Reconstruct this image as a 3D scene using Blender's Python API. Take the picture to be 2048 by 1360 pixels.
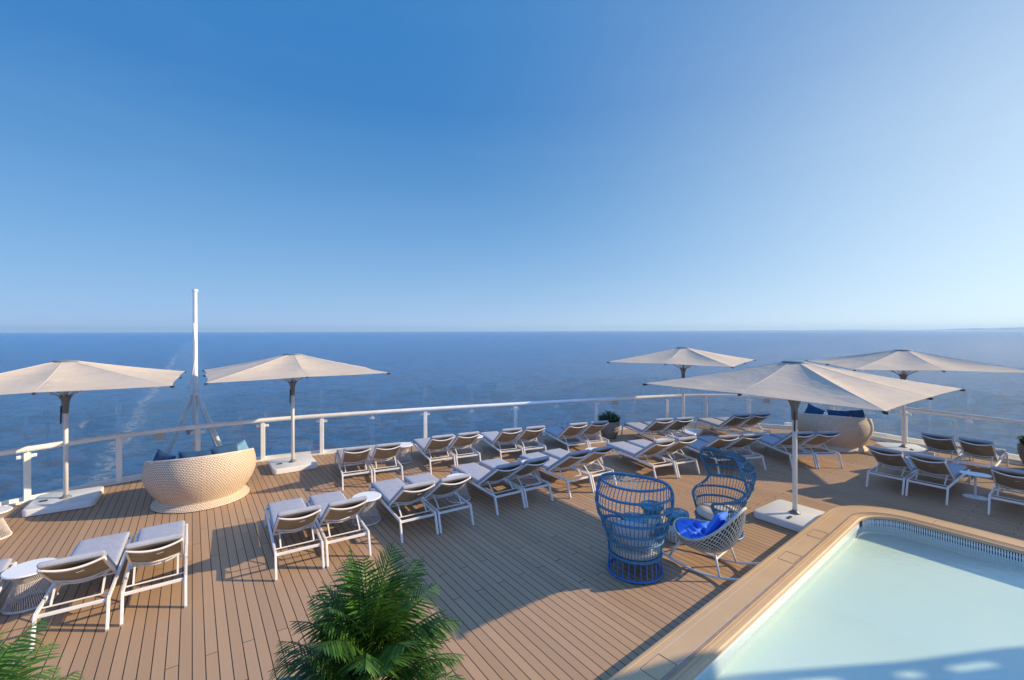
import bpy, bmesh, math, random
from math import sin, cos, pi, radians, sqrt, atan2
from mathutils import Vector, Matrix

for o in list(bpy.data.objects): bpy.data.objects.remove(o)
S = bpy.context.scene
COL = S.collection
R_ = random.Random(7)

# ------------------------------------------------------------------ camera
cam_d = bpy.data.cameras.new('camera')
cam = bpy.data.objects.new('camera', cam_d); COL.objects.link(cam)
cam_d.sensor_width = 36.0
cam_d.lens = 910.0 / 2048.0 * 36.0
cam_d.shift_y = -18.0 / 2048.0
cam_d.clip_start = 0.05; cam_d.clip_end = 300000
cam.matrix_world = Matrix.Translation((0, 0, 3.65)) @ Matrix.Rotation(pi / 2, 4, 'X') @ Matrix.Rotation(-0.003, 4, 'Z')
S.camera = cam
S.render.resolution_x = 1024; S.render.resolution_y = 680

# ------------------------------------------------------------------ light
SUN_EL = radians(24.6)
SUN_AZ = radians(6.0)           # from +X towards +Y
sd = Vector((cos(SUN_EL) * cos(SUN_AZ), cos(SUN_EL) * sin(SUN_AZ), sin(SUN_EL)))
sun_d = bpy.data.lights.new('sun', 'SUN'); sun_d.energy = 4.15; sun_d.angle = radians(0.53)
sun_d.color = (1.0, 0.80, 0.53)
sun = bpy.data.objects.new('sun', sun_d); COL.objects.link(sun)
sun.rotation_euler = sd.to_track_quat('Z', 'Y').to_euler()
sun.location = (20, 5, 30)

W = bpy.data.worlds.new('World'); S.world = W; W.use_nodes = True
wn = W.node_tree.nodes; wl = W.node_tree.links; wn.clear()
sky = wn.new('ShaderNodeTexSky'); sky.sky_type = 'NISHITA'; sky.sun_disc = False
sky.sun_elevation = SUN_EL
sky.sun_rotation = radians(90) - SUN_AZ      # Blender: 0 = +Y, clockwise
sky.altitude = 0; sky.air_density = 1.0; sky.dust_density = 0.0; sky.ozone_density = 6.0
bg = wn.new('ShaderNodeBackground'); bg.inputs['Strength'].default_value = 0.115
wo = wn.new('ShaderNodeOutputWorld')
def wmath(op, a, b=None, clamp=False):
    x = wn.new('ShaderNodeMath'); x.operation = op; x.use_clamp = clamp
    for i, v in enumerate((a, b)):
        if v is None: continue
        if isinstance(v, (int, float)): x.inputs[i].default_value = v
        else: wl.new(v, x.inputs[i])
    return x.outputs[0]
wtc = wn.new('ShaderNodeTexCoord'); wsep = wn.new('ShaderNodeSeparateXYZ'); wl.new(wtc.outputs['Generated'], wsep.inputs[0])
wz = wmath('MAXIMUM', wsep.outputs[2], 0.0)
wdot = wn.new('ShaderNodeVectorMath'); wdot.operation = 'DOT_PRODUCT'; wl.new(wtc.outputs['Generated'], wdot.inputs[0]); wdot.inputs[1].default_value = sd
wc = wdot.outputs['Value']
# clear deep-blue sky, paler towards the horizon and towards the sun (mixed over most of the Nishita sky)
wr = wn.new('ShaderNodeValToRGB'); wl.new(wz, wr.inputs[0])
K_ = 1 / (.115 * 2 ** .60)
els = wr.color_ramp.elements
STOPS = [(0.0, (.32, .51, .86)), (.09, (.245, .455, .76)), (.187, (.165, .385, .71)), (.30, (.10, .305, .63)), (.435, (.045, .228, .575)), (.60, (.038, .225, .575)), (.72, (.15, .40, .92)), (1.0, (.29, .58, 1.40))]  # top two stops lie out of view, brightened as fill for the shade
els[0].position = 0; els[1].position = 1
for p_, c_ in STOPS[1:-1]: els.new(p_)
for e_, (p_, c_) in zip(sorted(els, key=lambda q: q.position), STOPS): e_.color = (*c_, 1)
wa = wmath('MULTIPLY', wmath('POWER', wmath('MAXIMUM', wc, 0.0), 2.5), wmath('MULTIPLY', wmath('SUBTRACT', 1.0, wmath('MULTIPLY', wz, 1.22), True), 1.55), True)
wb = wmath('MULTIPLY', wmath('MULTIPLY', wmath('ADD', wmath('MULTIPLY', wc, 1.3), .62, True), .30), wmath('POWER', 2.718, wmath('DIVIDE', wz, -.07)))
wback = wmath('MULTIPLY', wmath('ADD', wmath('MULTIPLY', wsep.outputs[1], -1.2), .05, True), .75)   # unseen sky behind the camera, brightened and blued to fill the shade
wmp = wn.new('ShaderNodeMapping'); wmp.inputs['Rotation'].default_value = (0, .35, .5); wmp.inputs['Scale'].default_value = (1.2, 1.2, 7); wl.new(wtc.outputs['Generated'], wmp.inputs[0])
wno = wn.new('ShaderNodeTexNoise'); wno.inputs['Scale'].default_value = 1.6; wno.inputs['Detail'].default_value = 7; wno.inputs['Roughness'].default_value = .62; wno.inputs['Distortion'].default_value = .8; wl.new(wmp.outputs[0], wno.inputs['Vector'])
wci = wmath('MULTIPLY', wmath('MULTIPLY', wmath('SUBTRACT', wno.outputs[0], .52, True), 4.0, True), .022)      # barely visible high cirrus
wf = wmath('ADD', wmath('ADD', wa, wb), wci, True)
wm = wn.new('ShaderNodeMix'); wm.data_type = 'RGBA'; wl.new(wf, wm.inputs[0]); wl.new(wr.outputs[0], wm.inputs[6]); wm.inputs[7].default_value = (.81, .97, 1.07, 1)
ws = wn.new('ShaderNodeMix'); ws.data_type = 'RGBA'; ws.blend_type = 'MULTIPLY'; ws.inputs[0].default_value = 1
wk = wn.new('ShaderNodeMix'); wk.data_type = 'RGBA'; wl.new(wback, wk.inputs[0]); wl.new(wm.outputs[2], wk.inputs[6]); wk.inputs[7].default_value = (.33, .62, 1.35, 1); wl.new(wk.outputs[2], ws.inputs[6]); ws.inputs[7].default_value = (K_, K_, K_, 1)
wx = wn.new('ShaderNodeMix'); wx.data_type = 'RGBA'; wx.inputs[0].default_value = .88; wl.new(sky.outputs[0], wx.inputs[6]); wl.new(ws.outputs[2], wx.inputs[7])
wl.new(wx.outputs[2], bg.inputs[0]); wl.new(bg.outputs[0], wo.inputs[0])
S.view_settings.view_transform = 'Standard'; S.view_settings.look = 'None'
S.view_settings.exposure = 0.6; S.view_settings.gamma = 1.0
S.render.engine = 'CYCLES'
S.cycles.max_bounces = 8; S.cycles.transparent_max_bounces = 24

# ------------------------------------------------------------------ materials
def mat(name, col, rough=0.6, metal=0.0, spec=None):
    m = bpy.data.materials.new(name); m.use_nodes = True
    b = m.node_tree.nodes['Principled BSDF']
    b.inputs['Base Color'].default_value = (*col, 1); b.inputs['Roughness'].default_value = rough
    b.inputs['Metallic'].default_value = metal
    if spec is not None: b.inputs['Specular IOR Level'].default_value = spec
    return m
class NT:
    def __init__(s, m): s.t = m.node_tree; s.n = s.t.nodes; s.l = s.t.links; s.b = s.n.get('Principled BSDF')
    def new(s, typ, **kw):
        x = s.n.new(typ)
        for k, v in kw.items(): setattr(x, k, v)
        return x
    def link(s, a, b): s.l.new(a, b)
    def math(s, op, a, b=None, c=None):
        x = s.n.new('ShaderNodeMath'); x.operation = op
        for i, v in enumerate((a, b, c)):
            if v is None: continue
            if isinstance(v, (int, float)): x.inputs[i].default_value = v
            else: s.l.new(v, x.inputs[i])
        return x.outputs[0]
    def mix(s, f, a, b, mode='MIX'):
        x = s.n.new('ShaderNodeMix'); x.data_type = 'RGBA'; x.blend_type = mode
        for i, v in ((0, f), (6, a), (7, b)):
            if isinstance(v, (int, float)): x.inputs[i].default_value = v
            elif isinstance(v, tuple): x.inputs[i].default_value = (*v, 1)
            else: s.l.new(v, x.inputs[i])
        return x.outputs[2]
    def ramp(s, v, lo, hi):
        x = s.n.new('ShaderNodeMapRange'); x.interpolation_type = 'SMOOTHSTEP'
        s.l.new(v, x.inputs[0]); x.inputs[1].default_value = lo; x.inputs[2].default_value = hi
        return x.outputs[0]
    def noise(s, vec, scale, detail=3, rough=.55, dist=0):
        x = s.n.new('ShaderNodeTexNoise'); x.inputs['Scale'].default_value = scale
        x.inputs['Detail'].default_value = detail; x.inputs['Roughness'].default_value = rough
        x.inputs['Distortion'].default_value = dist
        if vec is not None: s.l.new(vec, x.inputs['Vector'])
        return x.outputs[0]
    def schlick(s, f0, normal=None):
        """reflectance that is the same from either side of a thin sheet"""
        g = s.new('ShaderNodeNewGeometry'); d = s.new('ShaderNodeVectorMath', operation='DOT_PRODUCT')
        s.link(g.outputs['Incoming'], d.inputs[0]); s.link(normal if normal is not None else g.outputs['Normal'], d.inputs[1])
        k = s.math('SUBTRACT', 1.0, s.math('ABSOLUTE', d.outputs['Value']))
        return s.math('ADD', f0, s.math('MULTIPLY', s.math('POWER', k, 5.0), 1 - f0))
    def bump(s, h, strength, dist=0.01, normal=None):
        x = s.n.new('ShaderNodeBump'); x.inputs['Strength'].default_value = strength
        x.inputs['Distance'].default_value = dist
        s.l.new(h, x.inputs['Height'])
        if normal is not None: s.l.new(normal, x.inputs['Normal'])
        return x.outputs[0]
def varied(name, col, rough=.6, amt=.08, scale=6, bump=0, bscale=60, spec=None, metal=0):
    """paint or cloth with a little dirt and unevenness"""
    m = mat(name, col, rough, metal, spec); t = NT(m)
    tc = t.new('ShaderNodeTexCoord').outputs['Object']
    n = t.noise(tc, scale, 5, .6)
    d = tuple(c * (1 - amt * 2) for c in col)
    t.link(t.mix(t.ramp(n, .35, .65), col, d), t.b.inputs['Base Color'])
    r = t.math('ADD', t.math('MULTIPLY', n, .25), rough - .12); t.link(r, t.b.inputs['Roughness'])
    if bump: t.link(t.bump(t.noise(tc, bscale, 3), bump, .004), t.b.inputs['Normal'])
    return m
M = {}
M['white'] = varied('white_powder_coat', (.80, .77, .73), .42, .03, 5, spec=.4)
M['rail_white'] = varied('rail_white_paint', (.86, .85, .82), .38, .05, 3)
M['white_gloss'] = varied('white_base_shell', (.80, .79, .77), .3, .03, 2)
M['table_white'] = varied('white_table_top', (.82, .82, .80), .35, .03, 3)
M['rope_pale'] = varied('pale_rope', (.66, .60, .56), .85, .1, 20)
M['dark'] = mat('dark_rubber', (.03, .03, .035), .6)
M['grey_collar'] = varied('grey_collar_plastic', (.20, .21, .21), .45, .06, 8)
M['alu'] = varied('brushed_aluminium', (.62, .62, .62), .35, .06, 10, metal=.6)
M['foot_grey'] = mat('foot_cap_grey', (.35, .35, .35), .6)

def fabric(name, col, scale=260, amt=.25, trans=0.0, bump=.25):
    m = mat(name, col, .92, spec=.1); t = NT(m)
    tc = t.new('ShaderNodeTexCoord').outputs['Object']
    n = t.noise(tc, scale, 2, .7); n2 = t.noise(tc, 9, 4, .6)
    c1 = tuple(c * (1 - amt) for c in col); c2 = tuple(min(1, c * (1 + amt)) for c in col)
    c = t.mix(t.ramp(n, .3, .7), c1, c2)
    c = t.mix(t.math('MULTIPLY', t.ramp(n2, .35, .75), .14), c, (0.05, .05, .05))
    t.link(c, t.b.inputs['Base Color'])
    h = t.math('ADD', t.math('MULTIPLY', n, .15), t.noise(tc, 14, 3, .5))
    t.link(t.bump(h, bump, .006), t.b.inputs['Normal'])
    if trans:
        tr = t.new('ShaderNodeBsdfTranslucent'); t.link(c, tr.inputs[0])
        mx = t.new('ShaderNodeMixShader'); mx.inputs[0].default_value = trans
        out = t.n['Material Output']
        t.link(t.b.outputs[0], mx.inputs[1]); t.link(tr.outputs[0], mx.inputs[2]); t.link(mx.outputs[0], out.inputs[0])
    return m
M['mattress'] = fabric('grey_heather_fabric', (.40, .41, .45))
M['sling'] = fabric('taupe_mesh_sling', (.42, .34, .24), 400, .2, .25, .1)
M['navy'] = fabric('navy_cushion_fabric', (.035, .085, .17), 200, .2)
M['skyblue'] = fabric('pale_blue_cushion_fabric', (.16, .33, .46), 200, .2)
M['cobalt'] = fabric('cobalt_cushion_fabric', (.09, .25, .80), 200, .15)
M['cream'] = fabric('cream_cushion_fabric', (.66, .58, .45), 200, .12)
M['white_cushion'] = fabric('pale_grey_cushion_fabric', (.62, .62, .63), 200, .1)
M['blue_rope'] = varied('petrol_blue_rope', (.07, .235, .38), .6, .2, 50, bump=.5, bscale=160)
M['blue_metal'] = varied('blue_base_metal', (.04, .17, .48), .4, .1, 20)

# parasol canvas, with creases running out from the crown
def canvas():
    m = mat('beige_canvas', (.56, .50, .45), .9, spec=.1); t = NT(m)
    tc = t.new('ShaderNodeTexCoord').outputs['Object']
    mp = t.new('ShaderNodeMapping'); mp.inputs['Scale'].default_value = (1, 1, 6); t.link(tc, mp.inputs[0])
    n = t.noise(mp.outputs[0], 1.6, 4, .6, 1.2); f = t.noise(tc, 300, 2, .6)
    c = t.mix(t.ramp(n, .3, .75), (.655, .555, .43), (.59, .495, .38))
    c = t.mix(t.math('MULTIPLY', f, .12), c, (.35, .3, .27))
    t.link(c, t.b.inputs['Base Color'])
    t.link(t.bump(n, .35, .05), t.b.inputs['Normal'])
    tr = t.new('ShaderNodeBsdfTranslucent'); t.link(c, tr.inputs[0])
    mx = t.new('ShaderNodeMixShader'); mx.inputs[0].default_value = .10
    t.link(t.b.outputs[0], mx.inputs[1]); t.link(tr.outputs[0], mx.inputs[2]); t.link(mx.outputs[0], t.n['Material Output'].inputs[0])
    return m
M['canvas'] = canvas()
M['seam'] = mat('pale_canvas_seam', (.66, .60, .55), .9)

# deck: planks 0.12 wide, 2.0 long, joints stepping by a third
def deck_mat():
    m = mat('composite_decking', (.4, .28, .2), .62, spec=.3); t = NT(m)
    tc = t.new('ShaderNodeTexCoord').outputs['Object']
    sx = t.new('ShaderNodeSeparateXYZ'); t.link(tc, sx.inputs[0]); x, y = sx.outputs[0], sx.outputs[1]
    v = t.math('ADD', t.math('MULTIPLY', x, .818), t.math('MULTIPLY', y, .575))
    s = t.math('ADD', t.math('MULTIPLY', x, -.575), t.math('MULTIPLY', y, .818))
    q = t.math('ADD', t.math('DIVIDE', t.math('SUBTRACT', v, 4.035), .1207), 0.5)
    n = t.math('FLOOR', q); fr = t.math('SUBTRACT', q, n)
    g = t.math('MINIMUM', fr, t.math('SUBTRACT', 1.0, fr))
    p = t.math('DIVIDE', t.math('SUBTRACT', t.math('SUBTRACT', s, 4.846), t.math('MULTIPLY', t.math('FLOORED_MODULO', t.math('ADD', n, 1.0), 3.0), .67)), 4.02)
    pn = t.math('FLOOR', p); pf = t.math('SUBTRACT', p, pn)
    j = t.math('MINIMUM', pf, t.math('SUBTRACT', 1.0, pf))
    groove = t.math('LESS_THAN', g, .043)
    joint = t.math('LESS_THAN', j, .0012)
    line = t.math('MAXIMUM', groove, joint)
    wn_ = t.new('ShaderNodeTexWhiteNoise', noise_dimensions='2D')
    cb = t.new('ShaderNodeCombineXYZ'); t.link(n, cb.inputs[0]); t.link(pn, cb.inputs[1]); t.link(cb.outputs[0], wn_.inputs[0])
    st = t.new('ShaderNodeCombineXYZ'); t.link(t.math('MULTIPLY', s, 1.5), st.inputs[0]); t.link(t.math('MULTIPLY', v, 60), st.inputs[1]); t.link(wn_.outputs[0], st.inputs[2])
    grain = t.noise(st.outputs[0], 1.0, 4, .6)
    big = t.noise(tc, .55, 5, .65); spots = t.noise(tc, 7, 6, .7)
    c = t.mix(wn_.outputs[0], (.39, .245, .138), (.46, .295, .168))
    c = t.mix(t.math('MULTIPLY', t.ramp(grain, .3, .8), .25), c, (.33, .22, .15))
    c = t.mix(t.math('MULTIPLY', t.ramp(big, .42, .7), .22), c, (.36, .255, .185))
    c = t.mix(t.math('MULTIPLY', t.ramp(spots, .62, .8), .16), c, (.56, .42, .31))
    c = t.mix(line, c, (.022, .016, .014))
    t.link(c, t.b.inputs['Base Color'])
    h = t.math('SUBTRACT', t.math('MULTIPLY', grain, .25), line)
    t.link(t.bump(h, .5, .004), t.b.inputs['Normal'])
    t.link(t.math('ADD', t.math('MULTIPLY', spots, .3), .42), t.b.inputs['Roughness'])
    return m
M['deck'] = deck_mat()

def sea_mat():
    m = mat('sea_water', (.006, .045, .12), .14, spec=.34); t = NT(m)
    t.b.inputs['IOR'].default_value = 1.33
    t.b.inputs['Specular Tint'].default_value = (.70, .88, 1.0, 1)
    tc = t.new('ShaderNodeTexCoord').outputs['Object']
    def mapped(rot, sx, sy):
        mp = t.new('ShaderNodeMapping'); mp.inputs['Rotation'].default_value = (0, 0, rot)
        mp.inputs['Scale'].default_value = (sx, sy, 1); t.link(tc, mp.inputs[0]); return mp.outputs[0]
    a = t.noise(mapped(.5, 1, 1.6), .10, 4, .55, .4)
    b = t.noise(mapped(.25, 1, 1.9), .42, 5, .62, .5)
    c = t.noise(mapped(-.35, 1, 1.5), 1.5, 4, .6, .3)
    fb_ = t.noise(mapped(.3, 1, 1.7), .14, 9, .90, .2)
    h = t.math('ADD', t.math('MULTIPLY', fb_, 2.6), t.math('MULTIPLY', a, 1.2))
    h = t.math('ADD', h, t.math('ADD', t.math('MULTIPLY', b, 1.2), t.math('MULTIPLY', c, .5)))
    t.link(t.bump(h, 1.0, 1.15), t.b.inputs['Normal'])
    sx = t.new('ShaderNodeSeparateXYZ'); t.link(tc, sx.inputs[0]); x, y = sx.outputs[0], sx.outputs[1]
    v = t.math('ADD', t.math('MULTIPLY', x, .818), t.math('MULTIPLY', y, .575))
    s = t.math('ADD', t.math('MULTIPLY', x, -.575), t.math('MULTIPLY', y, .818))
    wob = t.math('MULTIPLY', t.math('SUBTRACT', t.noise(tc, .05, 5, .7), .5), 9)
    fn = t.noise(mapped(.2, 1, 1), .55, 6, .75, .6)
    fb = t.noise(mapped(.6, .35, 1), .9, 4, .7)
    def streak(v0, w, thr, lo=60, hi=900):
        d = t.math('ABSOLUTE', t.math('ADD', t.math('SUBTRACT', v, v0), wob))
        near = t.math('SUBTRACT', 1.0, t.ramp(d, w * .25, w))
        fade = t.math('MULTIPLY', t.ramp(s, lo * .5, lo), t.math('SUBTRACT', 1.0, t.ramp(s, hi * .4, hi)))
        return t.math('MULTIPLY', t.math('MULTIPLY', near, t.ramp(fn, thr, thr + .16)), fade)
    f = t.math('MAXIMUM', t.math('MULTIPLY', streak(-14, 2.2, .44), .8), t.math('MULTIPLY', streak(-10, 7, .66), .45))
    f = t.math('MAXIMUM', f, t.math('MULTIPLY', streak(12, 10, .68), .4))
    # broad pale turbulence far down the wake
    dw = t.math('ABSOLUTE', t.math('ADD', t.math('ADD', v, 5), wob))
    broad = t.math('MULTIPLY', t.math('SUBTRACT', 1.0, t.ramp(dw, 6, 17)), t.ramp(fb, .3, .7))
    broad = t.math('MULTIPLY', broad, t.ramp(s, 30, 160))
    broad = t.math('MULTIPLY', broad, t.math('SUBTRACT', 1.0, t.ramp(s, 900, 2200)))
    cap = t.math('MULTIPLY', t.ramp(t.noise(mapped(.2, 1, 2.2), .33, 5, .7, .5), .725, .76), t.math('SUBTRACT', 1.0, t.ramp(s, 40, 260)))
    f = t.math('MAXIMUM', f, t.math('MULTIPLY', cap, .6))
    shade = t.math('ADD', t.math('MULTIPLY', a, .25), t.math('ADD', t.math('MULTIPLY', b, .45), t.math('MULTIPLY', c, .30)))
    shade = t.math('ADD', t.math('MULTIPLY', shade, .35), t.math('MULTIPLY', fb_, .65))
    base = t.mix(t.ramp(shade, .44, .56), (.000, .050, .185), (.003, .185, .52))  # light crests and dark troughs painted into the colour, on top of the bump
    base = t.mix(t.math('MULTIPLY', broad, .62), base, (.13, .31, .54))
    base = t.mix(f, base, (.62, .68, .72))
    t.link(base, t.b.inputs['Base Color'])
    t.link(t.math('ADD', .13, t.math('MULTIPLY', f, .5)), t.b.inputs['Roughness'])
    return m
M['sea'] = sea_mat()

def weave():
    m = mat('resin_wicker_weave', (.6, .5, .4), .5, spec=.4); t = NT(m)
    uv = t.new('ShaderNodeTexCoord').outputs['UV']
    br = t.new('ShaderNodeTexBrick'); t.link(uv, br.inputs['Vector'])
    br.offset = .5; br.inputs['Scale'].default_value = 1
    br.inputs['Brick Width'].default_value = .045; br.inputs['Row Height'].default_value = .034
    br.inputs['Mortar Size'].default_value = .0075; br.inputs['Mortar Smooth'].default_value = .5
    br.inputs['Color1'].default_value = (.90, .77, .61, 1); br.inputs['Color2'].default_value = (.83, .70, .54, 1)
    br.inputs['Mortar'].default_value = (.38, .23, .13, 1)
    t.link(br.outputs['Color'], t.b.inputs['Base Color'])
    inv = t.math('SUBTRACT', 1.0, br.outputs['Fac'])
    t.link(t.bump(inv, .8, .008), t.b.inputs['Normal'])
    return m
M['weave'] = weave()

def marble():
    m = mat('blue_marbled_glaze', (.1, .3, .4), .18, spec=.6); t = NT(m)
    tc = t.new('ShaderNodeTexCoord').outputs['Object']
    n = t.noise(tc, 7, 6, .65, 2.5); n2 = t.noise(tc, 16, 5, .7, 1.5)
    c = t.mix(t.ramp(n, .38, .6), (.02, .13, .24), (.10, .34, .45))
    c = t.mix(t.ramp(n2, .56, .68), c, (.22, .36, .20))
    c = t.mix(t.ramp(n2, .68, .78), c, (.5, .6, .62))
    t.link(c, t.b.inputs['Base Color']); return m
M['marble'] = marble()

def tan_mat():
    m = mat('tan_coping_composite', (.50, .35, .23), .55, spec=.35); t = NT(m)
    tc = t.new('ShaderNodeTexCoord').outputs['Object']
    n = t.noise(tc, 1.3, 5, .6); f = t.noise(tc, 120, 3, .6); d = t.noise(tc, 5, 6, .72)
    c = t.mix(t.ramp(n, .35, .7), (.60, .41, .225), (.54, .365, .20))
    c = t.mix(t.math('MULTIPLY', t.ramp(d, .6, .8), .35), c, (.38, .27, .19))
    c = t.mix(t.math('MULTIPLY', f, .12), c, (.3, .2, .13))
    t.link(c, t.b.inputs['Base Color'])
    t.link(t.bump(f, .1, .002), t.b.inputs['Normal'])
    return m
M['tan'] = tan_mat()
M['tan_dark'] = varied('tan_coping_groove', (.36, .25, .17), .6, .1)
M['inlay'] = mat('pale_caulk_line', (.68, .56, .44), .7)
M['seamline'] = mat('dark_hatch_seam', (.20, .135, .09), .8)

def tile(name, col, pitch, groutcol):
    m = mat(name, col, .3); t = NT(m)
    uv = t.new('ShaderNodeTexCoord').outputs['UV']
    br = t.new('ShaderNodeTexBrick'); t.link(uv, br.inputs['Vector']); br.offset = 0
    br.inputs['Scale'].default_value = 1
    br.inputs['Brick Width'].default_value = pitch; br.inputs['Row Height'].default_value = pitch
    br.inputs['Mortar Size'].default_value = .0025
    br.inputs['Color1'].default_value = (*col, 1); br.inputs['Color2'].default_value = (*[c * .93 for c in col], 1)
    br.inputs['Mortar'].default_value = (*groutcol, 1)
    t.link(br.outputs['Color'], t.b.inputs['Base Color']); return m
M['pool_wall'] = tile('white_pool_mosaic', (.74, .76, .74), .03, (.5, .52, .5))
def pool_floor():
    m = mat('pale_pool_floor', (.6, .72, .66), .5); t = NT(m)
    tc = t.new('ShaderNodeTexCoord').outputs['Object']
    n = t.noise(tc, .7, 4, .6); d = t.noise(tc, 35, 2, .5)
    c = t.mix(t.ramp(n, .35, .65), (.76, .82, .72), (.71, .79, .72))
    c = t.mix(t.ramp(d, .77, .80), c, (.35, .4, .36))
    t.link(c, t.b.inputs['Base Color']); return m
M['pool_floor'] = pool_floor()
def water():
    m = bpy.data.materials.new('pool_water_surface'); m.use_nodes = True; t = NT(m); t.n.clear()
    out = t.new('ShaderNodeOutputMaterial')
    tr = t.new('ShaderNodeBsdfTransparent'); tr.inputs[0].default_value = (.86, .955, .95, 1)
    gl = t.new('ShaderNodeBsdfGlossy'); gl.inputs['Roughness'].default_value = .04; gl.inputs[0].default_value = (1, 1, 1, 1)
    tc = t.new('ShaderNodeTexCoord').outputs['Object']
    n = t.noise(tc, 9, 3, .5, .6)
    b = t.bump(n, .25, .01); t.link(b, gl.inputs['Normal'])
    mx = t.new('ShaderNodeMixShader'); t.link(t.schlick(.02, b), mx.inputs[0])
    t.link(tr.outputs[0], mx.inputs[1]); t.link(gl.outputs[0], mx.inputs[2]); t.link(mx.outputs[0], out.inputs[0])
    return m
M['water'] = water()
def glass():
    m = bpy.data.materials.new('clear_rail_glass'); m.use_nodes = True; t = NT(m); t.n.clear()
    out = t.new('ShaderNodeOutputMaterial')
    tr = t.new('ShaderNodeBsdfTransparent'); tr.inputs[0].default_value = (.955, .975, .97, 1)
    gl = t.new('ShaderNodeBsdfGlossy'); gl.inputs['Roughness'].default_value = .01
    mx = t.new('ShaderNodeMixShader'); t.link(t.math('MULTIPLY', t.schlick(.05), .75), mx.inputs[0])
    t.link(tr.outputs[0], mx.inputs[1]); t.link(gl.outputs[0], mx.inputs[2]); t.link(mx.outputs[0], out.inputs[0])
    return m
M['glass'] = glass()
def gedge():
    m = mat('pale_glass_edge', (.62, .74, .74), .3); t = NT(m)
    tr = t.new('ShaderNodeBsdfTransparent'); mx = t.new('ShaderNodeMixShader'); mx.inputs[0].default_value = .78
    t.link(t.b.outputs[0], mx.inputs[1]); t.link(tr.outputs[0], mx.inputs[2]); t.link(mx.outputs[0], t.n['Material Output'].inputs[0])
    return m
M['glass_edge'] = gedge()
M['notice'] = mat('frosted_notice', (.42, .46, .42), .6)
def leaf(name, c1, c2, trans=.35):
    m = mat(name, c1, .42, spec=.45); t = NT(m)
    g = t.new('ShaderNodeNewGeometry')
    c = t.mix(g.outputs['Random Per Island'], c1, c2)
    t.link(c, t.b.inputs['Base Color'])
    tr = t.new('ShaderNodeBsdfTranslucent'); t.link(t.mix(.5, c, (.12, .22, .02)), tr.inputs[0])
    mx = t.new('ShaderNodeMixShader'); mx.inputs[0].default_value = trans
    t.link(t.b.outputs[0], mx.inputs[1]); t.link(tr.outputs[0], mx.inputs[2]); t.link(mx.outputs[0], t.n['Material Output'].inputs[0])
    return m
M['palm'] = leaf('palm_leaf', (.012, .055, .016), (.095, .215, .028))
M['palm_bright'] = leaf('fresh_palm_leaf', (.05, .15, .02), (.13, .27, .04))
M['bush'] = leaf('dark_bush_leaf', (.012, .04, .014), (.035, .085, .02), .15)
M['stem'] = varied('palm_stem', (.12, .16, .05), .6, .2, 12)
M['pot'] = varied('weathered_grey_pot', (.27, .25, .21), .8, .15, 9, bump=.4, bscale=40)
M['soil'] = mat('soil', (.05, .035, .025), .95)
M['orange'] = mat('orange_plastic', (.85, .16, .03), .4)
M['hull'] = varied('hull_white', (.75, .72, .66), .5, .05, .5)
M['land'] = varied('hazed_land', (.30, .38, .46), .9, .2, .001)  # pale blue of distance haze painted into the land colour
M['dark_liner'] = mat('dark_shell_liner', (.085, .055, .035), .9)

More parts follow.
